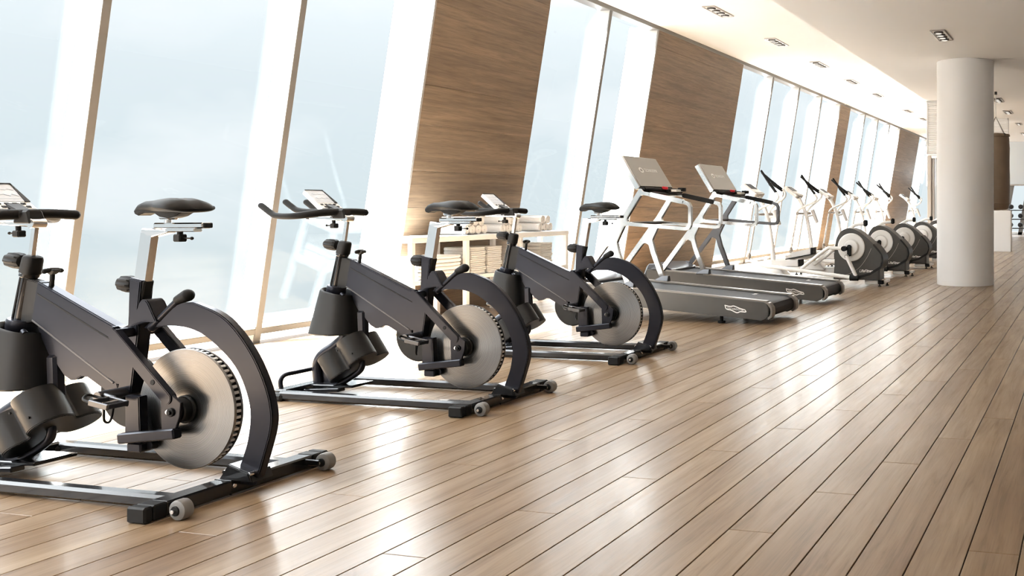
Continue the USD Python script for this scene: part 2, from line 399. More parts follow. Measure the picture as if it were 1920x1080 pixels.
# window wall: fins, panes, veneer piers
wall = setting('wall_left')
PIERS = [(7.14, 8.86), (11.38, 14.50), (20.70, 21.60), (27.62, 30.9)]
GD = .15                                       # glass lies this far behind the inner face
L = YF - YN
def wbox(x0, x1, y0, y1, z0, z1, r=.004):
    return lean(rbox(((x0 + x1) / 2, (y0 + y1) / 2, (z0 + z1) / 2), (x1 - x0, y1 - y0, z1 - z0), r))
obj('sill_rail', wbox(XI - GD + .004, XI - .004, YN, YF, .068, .112), 'finface', wall)
obj('sill_ledge', wbox(XI - GD + .006, XI - .006, YN, YF, .112, .135, .003), 'fin', wall)
obj('head_rail', wbox(XI - GD, XI + .004, YN, YF, ZC - .05, ZC + .01), 'finface', wall)
for (a, b) in PIERS:
    body = obj('pier', wbox(XI - .45, XI - .018, a, b, 0, ZC), 'fin', wall)
    obj('edge_strip', wbox(XI - .020, XI + .001, a - .012, a + .012, 0, ZC, .002), 'seal', body)
    zs = [0, .34, .70, 1.04, 1.38, 1.80, 2.16, 2.52, 2.90, 3.22, ZC] if b - a > 1.2 else [0, .55, 1.1, 1.7, 2.3, 2.9, ZC]
    for i, (z0, z1) in enumerate(zip(zs[:-1], zs[1:])):
        obj('veneer_board', wbox(XI - .018, XI + .0 + .002 * ((i * 7) % 3 - 1) * .5, a + .012, b, z0 + .0008, z1 - .0008, .0012), VENEER[(i * 5 + int(a)) % 3], body, smooth=False)
# bays between fins and piers
edges = [1.53, 2.93, 4.33, 5.73, ('p', 0), 10.09, ('p', 1), 16.0, 17.57, 19.14, ('p', 2), 23.1, 24.6, 26.1, ('p', 3), 32.4, 33.9]
nwin, seq = 0, []
for e in edges:
    if isinstance(e, tuple):
        seq.append((PIERS[e[1]][0], PIERS[e[1]][1], None))
    else:
        seq.append((e, e + .055, 'fin'))
for (a0, b0, k0), (a1, b1, k1) in zip(seq[:-1], seq[1:]):
    nwin += 1
    w = setting(f'window_{nwin}')
    if k0 == 'fin':
        obj('mullion', wbox(XI - GD - .03, XI - .014, a0, b0, 0, ZC, .003), 'fin', w)
        obj('mullion_face', wbox(XI - .014, XI, a0 + .001, b0 - .001, 0, ZC, .002), 'finface', w)
    pane = wbox(XI - GD - .012, XI - GD, b0 - .004, a1 + .004, .10, ZC - .02, .001)
    obj('glass', pane, 'glass', w, smooth=False)

# ceilings
ce = setting('ceiling')
obj('raised_ceiling', rbox((.2, 17, ZC + .06), (11.9, 38.6, .12), .002), 'ceilw', ce, smooth=False)
obj('dropped_ceiling', rbox(((XD + 5.9) / 2, 9.3, (ZD + ZC) / 2), (5.9 - XD, 23.2, ZC - ZD - .004), .004), 'ceilm', ce, smooth=False)
obj('ceiling_seam', rbox(((-5.63 + XD) / 2, 21.0, ZC - .006), (XD + 5.63, .03, .014), .002), 'ceilm', ce, smooth=False)
obj('wall_back', rbox((0, -2.3, 1.75), (13, .2, 3.6), .002), 'plaster', None, smooth=False, kind='structure')
obj('wall_right', rbox((5.98, 17, 1.75), (.2, 38, 3.6), .002), 'plaster', None, smooth=False, kind='structure')

# round column
obj('column', cyl((-1.64, 12.416, 0), (-1.64, 12.416, ZD + .02), .383, n=96, ch=.005), 'plaster', None, smooth=40, label='round white floor-to-ceiling column right of the machines', category='column')

# ================================================================== SPIN BIKE (rear at x = 0, front towards -x, near side at -y)
def make_bike(label, loc):
    t = thing('spin_bike', label, 'exercise bike', loc, 'spin bikes facing the windows')
    # --- base
    obj('rear_crossbar', cat(beam((-.038, -.30, .030), (-.038, .30, .030), .074, .050, .006, (1, 0, 0)),
        beam((-.038, -.062, .0305), (-.038, -.058, .0305), .076, .053, .001, (1, 0, 0))), 'gloss', t)
    for s in (-1, 1):
        obj('end_section', beam((-.038, s * .298, .030), (-.038, s * .345, .030), .077, .052, .004, (1, 0, 0)), 'plastic', t)
        obj('end_cap', beam((-.038, s * .346, .029), (-.038, s * .378, .029), .079, .054, .006, (1, 0, 0)), 'plastic', t)
        w = obj('wheel', turned((.062, s * .30 - .022, .0345), (.062, s * .30 + .022, .0345), [(0, .016), (.02, .027), (.12, .033), (.25, .0345), (.75, .0345), (.88, .033), (.98, .027), (1, .016)], 28), 'wheelgrey', t)
        obj('wheel_hub', cat(cyl((.062, s * .30 - .026, .0345), (.062, s * .30 - .018, .0345), .017, n=18), cyl((.062, s * .30 + .018, .0345), (.062, s * .30 + .026, .0345), .017, n=18)), 'plastic', w)
        obj('axle_bolt', cat(cyl((.062, s * .30 - .036, .0345), (.062, s * .30 + .036, .0345), .007, n=12)), 'chrome', w)
        obj('wheel_bracket', beam((-.01, s * .30 - s * .035, .036), (.066, s * .30 - s * .035, .036), .008, .024, .003), 'gloss', t)
        rail_y = s * .235
        obj('side_rail', cat(beam((-.060, rail_y * .98, .030), (-1.235, rail_y, .030), .052, .046, .010)), 'gloss', t)
        obj('front_foot', beam((-1.29, s * .235, .021), (-1.20, s * .235, .021), .074, .042, .012), 'plastic', t)
    for y in (-.05, .055):
        obj('bolt', cyl((-.004, y, .036), (.006, y, .036), .0085, n=12, ch=.25), 'chrome', t)
    obj('front_crossbar', beam((-1.255, -.225, .036), (-1.255, .225, .036), .085, .040, .008, (1, 0, 0)), 'gloss', t)
    obj('front_plate', cat(beam((-1.20, -.10, .030), (-.97, -.10, .045), .05, .02, .003), beam((-1.20, .0, .052), (-.92, .0, .058), .16, .014, .004)), 'gloss', t)
    obj('lift_handle', tube([(-1.285, -.185, .045), (-1.292, -.185, .09), (-1.285, -.165, .122), (-1.27, -.10, .128), (-1.27, .10, .128), (-1.285, .165, .122), (-1.292, .185, .09), (-1.285, .185, .045)], .0115, 12, 5), 'frame', t)
    obj('front_post', tube([(-1.205, -.01, .05), (-1.215, -.01, .15), (-1.18, -.01, .215), (-1.10, 0, .27), (-1.04, 0, .325), (-1.03, 0, .42)], .030, 16, 6), 'frame', t)
    obj('gusset', slab(Polygon([(-1.19, .055), (-1.02, .055), (-1.185, .19)]), -.012, .012, .003), 'frame', t)
    # --- three-lobed housing under the beam
    ax = np.array([.087, 0, -.12]); ax /= np.linalg.norm(ax); u = np.array([.12, 0, .087]); u /= np.linalg.norm(u); v = np.array([0, 1.0, 0])
    lob = unary_union([Point(-.078, -.045).buffer(.076, 24), Point(.078, -.045).buffer(.076, 24), Point(.050, .080).buffer(.070, 24), Polygon([(-.05, -.03), (.05, -.03), (.05, .06)])]).buffer(.018, 12).buffer(-.036, 12).buffer(.018, 12)
    e = slab(lob, -.074, .074, .006)
    p = np.array(e.vertices); c0 = np.array([-.985, 0, .215])
    e.vertices = c0 + p[:, :1] * u + p[:, 2:] * v - p[:, 1:2] * ax
    if e.volume < 0: e.invert()
    h = obj('resistance_housing', e, 'matte', t)
    for q in ((.03, -.115), (.10, -.115)):
        c = c0 + u * q[0] + v * -.121 + ax * (-.035 if q[0] < .05 else .03)
        obj('screw', cyl(c - v * .002, c + v * .004, .005, n=10), 'hole', h)
    obj('support_strut', cat(tube([(-.90, -.035, .21), (-.895, -.035, .165), (-.93, -.035, .125), (-1.06, -.035, .05)], .016, 10, 4), beam((-.925, 0, .47), (-.918, 0, .30), .045, .050, .010)), 'frame', t)
    # --- cover round the head tube's foot
    cs = [(-1.070, 0, .535), (-1.072, 0, .530), (-1.072, 0, .568), (-1.074, 0, .575), (-1.077, 0, .566), (-1.088, 0, .45), (-1.10, 0, .345), (-1.10, 0, .337)]
    rr = [(.040, .040), (.080, .068), (.088, .076), (.094, .082), (.099, .087), (.119, .103), (.139, .118), (.128, .108)]
    sh = rings([np.array(c, float) for c in cs], [np.array([1.0, 0, -.22]) / 1.024] * 5 + [np.array([1.0, 0, -.10]) / 1.005, np.array([1.0, 0, 0]), np.array([1.0, 0, 0])], [np.array([0, 1.0, 0])] * 8, rr, 40, sq=.8)
    cover = obj('front_cover', sh, 'matte', t, smooth=50)
    obj('cover_collar', cat(turned((-1.105, 0, .560), (-1.096, 0, .605), [(0, .046), (.15, .050), (.85, .050), (1, .046)], 28), cyl((-1.02, -.05, .565), (-1.0, -.055, .555), .010, n=12)), 'frame', cover)
    # --- head tube, collar, knob, post
    obj('head_tube', cat(cyl((-1.108, 0, .56), (-1.060, 0, .785), .0265, .0265, 28, .06), *[beam((-1.108 + .0265 * math.cos(q), .0265 * math.sin(q), .60), (-1.062 + .0265 * math.cos(q), .0265 * math.sin(q), .775), .004, .004, .001) for q in np.radians([200, 230, 260, 290, 130, 160, 100, 70])], cyl((-1.062, 0, .772), (-1.057, 0, .790), .033, .033, 28, .1)), 'gloss', t)
    obj('head_collar', rings([np.array(q, float) for q in [(-1.058, 0, .784), (-1.056, 0, .79), (-1.043, 0, .842), (-1.041, 0, .852), (-1.040, 0, .856)]], [np.array([1.0, 0, -.2]) / 1.02] * 5, [np.array([0, 1.0, 0])] * 5, [(.031, .030), (.034, .032), (.032, .030), (.029, .027), (.022, .020)], 28, sq=.75), 'plastic', t)
    def knob(nm, c, axis, r, ln):
        c, axis = np.asarray(c, float), np.asarray(axis, float); axis /= np.linalg.norm(axis)
        a, b = frame_of(axis); n = 36
        prof = [(0, .45), (.06, .80), (.2, .97), (.5, 1.0), (.78, .92), (.95, .62), (1, .30)]
        cs, vs_ = [], []
        ang = np.arange(n) * 2 * np.pi / n
        wob = 1 + .055 * np.sign(np.sin(ang * 9))
        v = np.vstack([c + axis * ln * q + r * k * (wob if .1 < q < .9 else 1)[:, None] * (np.cos(ang)[:, None] * a + np.sin(ang)[:, None] * b) if .1 < q < .9 else c + axis * ln * q + r * k * (np.cos(ang)[:, None] * a + np.sin(ang)[:, None] * b) for q, k in prof])
        f = []
        for i in range(len(prof) - 1):
            for j in range(n):
                A, B, C_, D_ = i * n + j, i * n + (j + 1) % n, (i + 1) * n + (j + 1) % n, (i + 1) * n + j
                f += [[A, B, C_], [A, C_, D_]]
        k0, k1 = len(v), len(v) + 1
        v = np.vstack([v, c, c + axis * ln])
        for j in range(n):
            f += [[k0, (j + 1) % n, j], [k1, (len(prof) - 1) * n + j, (len(prof) - 1) * n + (j + 1) % n]]
        m = T(v, f, process=False)
        if m.volume < 0: m.invert()
        return cat(m, cyl(c - axis * .02, c + axis * .004, r * .35, n=14))
    obj('adjusting_knob', knob('k', (-1.088, 0, .832), (-1, 0, .10), .031, .092), 'rubber', t, smooth=25)
    obj('handlebar_post', cat(beam((-1.050, 0, .84), (-1.028, 0, .972), .016, .024, .003)), 'chrome', t)
    obj('handlebar_slider', cat(beam((-1.275, 0, .990), (-1.015, 0, .978), .038, .018, .004), cyl((-1.020, -.026, .984), (-1.020, .026, .984), .019, n=20)), 'chrome', t)
    obj('slider_stop', beam((-1.292, 0, .991), (-1.270, 0, .990), .040, .022, .003), 'frame', t)
    obj('clamp_bolt', cat(cyl((-1.120, 0, .976), (-1.117, 0, .948), .009, n=14), rbox((-1.115, 0, .942), (.034, .032, .026), .004), cyl((-1.13, 0, .943), (-1.165, 0, .944), .003, n=8), ball((-1.166, 0, .944), .006, 1)), 'plastic', t)
    # --- stem and handlebar
    obj('stem', hull(np.vstack([cbox(.085, .062, .012, .004) + [-1.060, 0, .990], cbox(.06, .058, .03, .008) + [-1.058, 0, 1.022]])), 'plastic', t)
    bar = []
    for s in (-1, 1):
        bar.append(tube([(-1.075, 0, 1.020), (-1.098, s * .075, 1.018), (-1.140, s * .145, 1.008), (-1.21, s * .193, .998), (-1.295, s * .205, 1.000), (-1.330, s * .205, 1.012), (-1.40, s * .205, 1.056)], [.021, .021, .020, .0175, .0165, .0165, .0165], 14, 7))
    hb = obj('handlebar', cat(*bar, tube([(-1.075, -.02, 1.020), (-1.072, .05, 1.021), (-1.068, .11, 1.020), (-1.065, .17, 1.016)], .0205, 14, 4)), 'rubber', t, smooth=60)
    for s in (-1, 1):
        obj('inner_grip', tube([(-1.10, s * .062, 1.022), (-1.22, s * .068, 1.022), (-1.295, s * .07, 1.030), (-1.335, s * .07, 1.050), (-1.375, s * .07, 1.076)], .0165, 14, 6), 'rubber', hb, smooth=60)
    # --- console
    d0, d1 = np.array([-1.258, 0, 1.144]), np.array([-1.122, 0, 1.040])
    t_ = (d1 - d0) / np.linalg.norm(d1 - d0); nrm = np.array([-t_[2], 0, t_[0]]); nrm = nrm if nrm[2] > 0 else -nrm
    Ln = np.linalg.norm(d1 - d0)
    def on(s, y, h=0.0):
        return d0 + t_ * (s * Ln) + np.array([0, y, 0]) + nrm * h
    def wd(q):
        return .064 + .012 * q
    def qd(s0, s1, e0, e1, h, th, name=None):
        return quad([on(s0, -wd(s0) + e0, h), on(s0, wd(s0) - e1, h), on(s1, wd(s1) - e1, h), on(s1, -wd(s1) + e0, h)], th)
    def quad(cs, th):
        b = np.array(cs); return hull(np.vstack([b, b + nrm * th]))
    cn = obj('console', hull(np.vstack([[on(q, y * wd(q), h) for q in (0, .97) for y in (-.94, .94)] + [on(q, y * wd(q), h) for q in (.04, 1.0) for y in (-1, 1)] for h in (-.024, -.004)] + [[on(q, y * wd(q), 0) for q in (.02, .98) for y in (-.92, .92)]])), 'silver', t)
    obj('bezel', cat(qd(.0, .035, .004, .004, -.001, .0045), qd(.0, .72, 2 * wd(.3) - .012, .003, -.001, .0045)), 'plastic', cn)
    obj('screen', qd(.035, .70, .006, .012, -.001, .0022), 'lcd', cn)
    ln = []
    for row, amp in ((.25, .03), (.47, .05)):
        pts = [on(row - amp * math.sin(j * 1.7) * (1 if j % 3 else .2), -.050 + .0098 * j, .0018) for j in range(11)]
        ln.append(tube(pts, .0006, 4, 1, dome=False))
    obj('screen_graph', cat(*ln, qd(.60, .612, .012, .016, .001, .0005)), 'lcdline', cn)
    for i in range(4):
        for j in range(2):
            y = -.050 + .029 * i + .010 * j; q = .765 + .115 * j
            obj('button', quad([on(q, y - .0075, -.001), on(q, y + .0075, -.001), on(q + .055, y + .0085, -.001), on(q + .055, y - .0065, -.001)], .0035), 'plastic', cn)
    obj('console_mount', beam((-1.17, 0, 1.055), (-1.09, 0, 1.022), .06, .03, .006), 'plastic', t)
    # --- main beam
    bb = Polygon([(x - .022, z) for x, z in [(-.966, .757), (-.70, .645), (-.585, .597), (-.545, .586), (-.512, .600), (-.492, .632), (-.48, .60), (-.515, .47), (-.545, .372), (-.57, .372), (-.66, .412), (-.998, .600)]])
    fb = obj('main_beam', slab(bb, -.023, .023, .007), 'frame', t)
    obj('beam_groove', cat(*[beam((-.986, s * .0228, .708), (-.582, s * .0228, .528), .003, .007, .001) for s in (-1, 1)]), 'hole', fb)
    obj('beam_edge', cat(*[beam((-1.014, s * .0225, .604), (-.600, s * .0225, .375), .006, .007, .002) for s in (-1, 1)]), 'darkalu', fb)
    obj('head_joint', slab(Polygon([(-1.065, .770), (-.972, .752), (-1.000, .60), (-1.085, .585)]), -.019, .019, .006), 'plastic', t)
    sk = Polygon([(-1.00, .596), (-.60, .385), (-.575, .30), (-.64, .335), (-.745, .39), (-.775, .392), (-.80, .378), (-.83, .374), (-.865, .392), (-.90, .43), (-.935, .455), (-.99, .545)])
    obj('lower_shroud', slab(sk, -.013, .013, .005), 'frame', t)
    obj('brake_knob', cat(cyl((-.955, 0, .69), (-.945, 0, .735), .0125, n=14), cyl((-.946, 0, .73), (-.940, 0, .785), .0085, n=12), tube([(-.939, -.030, .797), (-.939, -.012, .801), (-.939, .012, .801), (-.939, .030, .797)], .0095, 10, 3), hull(np.vstack([cbox(.05, .03, .012, .005) + [-.938, 0, .799], cbox(.02, .02, .006, .002) + [-.940, 0, .786]]))), 'plastic', t)
    # --- seat tube, post, slider, saddle
    st = Polygon([(-.522, .780), (-.527, .64), (-.530, .59), (-.545, .53), (-.562, .436), (-.582, .340), (-.512, .340), (-.496, .44), (-.478, .56), (-.476, .66), (-.462, .770)])
    obj('seat_tube', slab(st, -.026, .026, .007), 'frame', t)
    obj('tube_sleeve', beam((-.462, 0, .770), (-.490, 0, .665), .040, .022, .005), 'plastic', t)
    obj('seat_knob', knob('k', (-.520, 0, .752), (-1, 0, .06), .031, .082), 'rubber', t, smooth=25)
    obj('seat_post', cat(beam((-.486, 0, .76), (-.452, 0, .952), .030, .060, .004), hull(np.vstack([cbox(.058, .030, .012, .004) + [-.450, 0, .962], cbox(.052, .028, .004, .001) + [-.455, 0, .935], cbox(.05, .034, .012, .003) + [-.37, 0, .957]]))), 'chrome', t)
    obj('seat_slider', cat(beam((-.415, 0, .978), (-.180, 0, .980), .040, .022, .005), beam((-.36, 0, .961), (-.222, 0, .962), .036, .012, .003)), 'chrome', t)
    obj('slider_end', beam((-.184, 0, .980), (-.172, 0, .980), .036, .019, .003), 'plastic', t)
    obj('seat_clamp', cat(cyl((-.366, 0, .985), (-.366, 0, 1.012), .012, n=16), rbox((-.362, 0, 1.012), (.052, .045, .022), .006)), 'chrome', t)
    obj('seat_bolt', cat(cyl((-.308, 0, .96), (-.308, 0, .945), .010, n=14), rbox((-.308, 0, .932), (.034, .032, .028), .004), cyl((-.292, 0, .932), (-.255, 0, .931), .0028, n=8), ball((-.252, 0, .931), .0065, 1)), 'plastic', t)
    # saddle: rings along x
    prof = [(-.523, 1.030, .010, .006), (-.515, 1.033, .021, .016), (-.495, 1.040, .026, .022), (-.455, 1.050, .031, .022), (-.40, 1.052, .041, .023), (-.35, 1.054, .058, .026), (-.31, 1.055, .076, .028), (-.27, 1.056, .090, .029), (-.225, 1.056, .098, .028), (-.19, 1.052, .096, .025), (-.165, 1.046, .084, .018), (-.150, 1.042, .060, .010), (-.145, 1.040, .030, .004)]
    n = 28; v = []
    for x, z, hy, hz in prof:
        x = -.507 + (x + .523) * .75
        for j in range(n):
            a = 2 * math.pi * j / n
            c, s = math.cos(a), math.sin(a)
            y = hy * math.copysign(abs(c) ** .8, c)
            zz = z + hz * (math.copysign(abs(s) ** .9, s)) - (.012 * (abs(y) / .1) ** 2 if s > 0 else .0)
            if s > .6 and x > -.42: zz -= .006 * max(0, 1 - abs(y) / .02)
            v.append((x, y, zz))
    f = []
    for i in range(len(prof) - 1):
        for j in range(n):
            A, B, C_, D_ = i * n + j, i * n + (j + 1) % n, (i + 1) * n + (j + 1) % n, (i + 1) * n + j
            f += [[A, C_, B], [A, D_, C_]]
    v += [(-.509, 0, prof[0][1]), (-.507 + .378 * .75 + .002, 0, prof[-1][1])]
    for j in range(n):
        f += [[len(v) - 2, j, (j + 1) % n], [len(v) - 1, (len(prof) - 1) * n + (j + 1) % n, (len(prof) - 1) * n + j]]
    sm = T(v, f, process=False)
    if sm.volume < 0: sm.invert()
    sd = obj('saddle', sm, 'rubber', t, smooth=60)
    obj('saddle_base', cat(slab(Polygon([(-.497, 1.036), (-.492, 1.022), (-.478, 1.016), (-.45, 1.026), (-.40, 1.026), (-.375, 1.012), (-.335, 1.006), (-.30, 1.014), (-.265, 1.032), (-.245, 1.046), (-.35, 1.05)]), -.030, .030, .006)), 'plastic', sd)
    # --- bracket, forks, hub
    obj('rear_bracket', slab(Polygon([(-.510, .592), (-.462, .690), (-.452, .700), (-.432, .700), (-.420, .690), (-.378, .616), (-.44, .614), (-.485, .600)]), -.034, .034, .006), 'frame', t)
    arm = unary_union([LineString([(-.508, .572), (-.258, .348)]).buffer(.0235, 8), LineString([(-.515, .590), (-.508, .572)]).buffer(.014, 6)])
    for s in (-1, 1):
        fa = obj('fork_arm', slab(arm, s * .084 - .013, s * .084 + .013, .004), 'frame', t)
        obj('fork_bolt', cyl((-.318, s * .097 - .002, .405), (-.318, s * .097 + .004, .405), .010, n=14), 'plastic', fa)
        obj('hub_plate', slab(Polygon([(-.285, .335), (-.235, .36), (-.195, .335), (-.200, .285), (-.222, .232), (-.282, .232)]), s * .086 - .006, s * .086 + .006, .002), 'frame', t)
        obj('chain_stay', beam((-.480, s * .086, .188), (-.215, s * .086, .222), .036, .038, .005), 'frame', t)
    obj('fork_bridge', beam((-.512, -.09, .575), (-.512, .09, .575), .04, .034, .006, (1, 0, 0)), 'frame', t)
    obj('lower_bracket', cat(slab(Polygon([(-.475, .345), (-.405, .345), (-.400, .20), (-.400, .17), (-.475, .17)]), -.078, -.045, .006), slab(Polygon([(-.475, .345), (-.405, .345), (-.400, .17), (-.475, .17)]), .045, .078, .006), rbox((-.435, 0, .19), (.06, .15, .03), .004)), 'frame', t)
    obj('bottom_block', cat(rbox((-.425, -.055, .155), (.068, .060, .036), .006), cyl((-.385, -.06, .16), (-.385, .06, .16), .018, n=18)), 'frame', t)
    obj('belt_cover', cat(cyl((-.585, .018, .335), (-.585, .055, .335), .140, n=56, ch=.05), slab(LineString([(-.585, .335), (-.30, .30)]).buffer(.075, 20), .03, .055, .006)), 'matte', t)
    cr = obj('crank_arm', cat(beam((-.545, -.105, .345), (-.465, -.118, .335), .016, .03, .005), cyl((-.545, -.125, .345), (-.545, .10, .345), .020, n=20), beam((-.545, .085, .345), (-.625, .112, .355), .016, .03, .005)), 'darkalu', t)
    for s, px, pz in ((-1, -.435, .332), (1, -.645, .356)):
        pb = [cyl((px - .0, s * .12, pz), (px, s * .20, pz), .009, n=12), beam((px - .045, s * .13, pz + .012), (px + .045, s * .13, pz - .002), .010, .022, .003), beam((px - .045, s * .20, pz + .012), (px + .045, s * .20, pz - .002), .010, .022, .003),
              beam((px - .042, s * .128, pz + .012), (px - .042, s * .202, pz + .012), .010, .018, .003, (1, 0, 0)), beam((px + .042, s * .128, pz), (px + .042, s * .202, pz), .010, .018, .003, (1, 0, 0))]
        pe = obj('pedal', cat(*pb), 'darkalu', t)
        obj('toe_cage', cat(tube([(px - .045, s * .14, pz + .01), (px - .085, s * .145, pz + .02), (px - .10, s * .165, pz + .03), (px - .085, s * .19, pz + .02), (px - .045, s * .195, pz + .01)], .005, 8, 4), tube([(px - .02, s * .132, pz - .01), (px - .025, s * .136, pz - .055), (px + .0, s * .165, pz - .065), (px + .02, s * .195, pz - .05), (px + .022, s * .198, pz - .01)], .004, 8, 4)), 'plastic', pe)
    # --- flywheel
    fc = (-.238, .298)
    def off(m):
        m.apply_translation((fc[0], 0, fc[1])); return m
    # the disc's own origin is its centre, so that the turned rings run round it
    fx = UsdGeom.Xform.Define(stage, name_in(str(t.GetPath()), 'flywheel')); fx.AddTranslateOp().Set(Gf.Vec3d(fc[0], 0, fc[1])); fw = fx.GetPrim()
    obj('disc', cat(cyl((0, -.034, 0), (0, -.024, 0), .224, n=96, ch=.012)), 'steel', fw, smooth=30)
    obj('rim', cat(cyl((0, -.0235, 0), (0, -.002, 0), .203, n=72, ch=.02), cyl((0, -.003, 0), (0, .004, 0), .2225, n=96, ch=.01)), 'darkalu', fw)
    fins = []
    for i in range(60):
        a = 2 * math.pi * i / 60
        c, s = math.cos(a), math.sin(a)
        fins.append(beam((.200 * c, -.0135, .200 * s), (.220 * c, -.0135, .220 * s), .020, .011, .001))
    obj('cooling_fin', cat(*fins), 'silver', fw, kind='stuff')
    obj('hub', cat(cyl((0, -.075, 0), (0, .075, 0), .044, n=32), cyl((0, -.046, 0), (0, -.034, 0), .052, n=36), cyl((0, -.098, 0), (0, .098, 0), .016, n=20), cyl((0, -.105, 0), (0, .105, 0), .008, n=14)), 'plastic', fw)
    for s in (-1, 1):
        obj('axle_nut', cyl((-.015, s * .093 - .003, 0), (-.015, s * .093 + .003, 0), .009, n=12), 'chrome', fw)
    # --- guard arch
    outer = [(-.46, .590), (-.40, .632), (-.30, .682), (-.25, .692), (-.205, .688), (-.10, .652), (-.022, .594), (.056, .500), (.112, .394), (.136, .305), (.133, .238), (.108, .155), (.078, .070), (.055, .030)]
    inner = [(-.035, .030), (-.018, .075), (.008, .135), (.030, .202), (.040, .300), (.014, .389), (-.032, .465), (-.103, .528), (-.183, .577), (-.266, .600), (-.36, .602), (-.43, .585)]
    so = smooth_path([(x, 0, z) for x, z in outer], 4)[:, [0, 2]]; si = smooth_path([(x, 0, z) for x, z in inner], 4)[:, [0, 2]]
    obj('guard_arch', slab(Polygon(np.vstack([so, si])).buffer(0), -.022, .012, .006), 'frame', t)
    for x in (-.052, .06):
        obj('bolt', cyl((x, -.020, .078), (x, -.045, .078), .008, n=12), 'chrome', t)
    obj('arch_bracket', cat(slab(Polygon([(-.075, .05), (.075, .05), (.06, .085), (-.03, .11)]), -.048, .048, .006)), 'gloss', t)
    # --- lever
    lv = obj('resistance_lever', tube([(-.425, -.012, .592), (-.285, -.012, .708)], .0155, 14, 1), 'frame', t)
    obj('lever_grip', tube([(-.300, -.012, .700), (-.258, -.012, .718)], [.018, .0235], 16, 3), 'rubber', lv, smooth=60)
    return t

bike_x = -3.024
bike = make_bike('black spin bike nearest the camera, cut off by the left edge of the picture', (bike_x, 2.753, 0))
dup(bike, (bike_x, 4.325, 0), 'middle one of the three black spin bikes, its handlebar against the window mullion')
dup(bike, (bike_x, 5.885, 0), 'farthest of the three black spin bikes, right before the nearer treadmill')

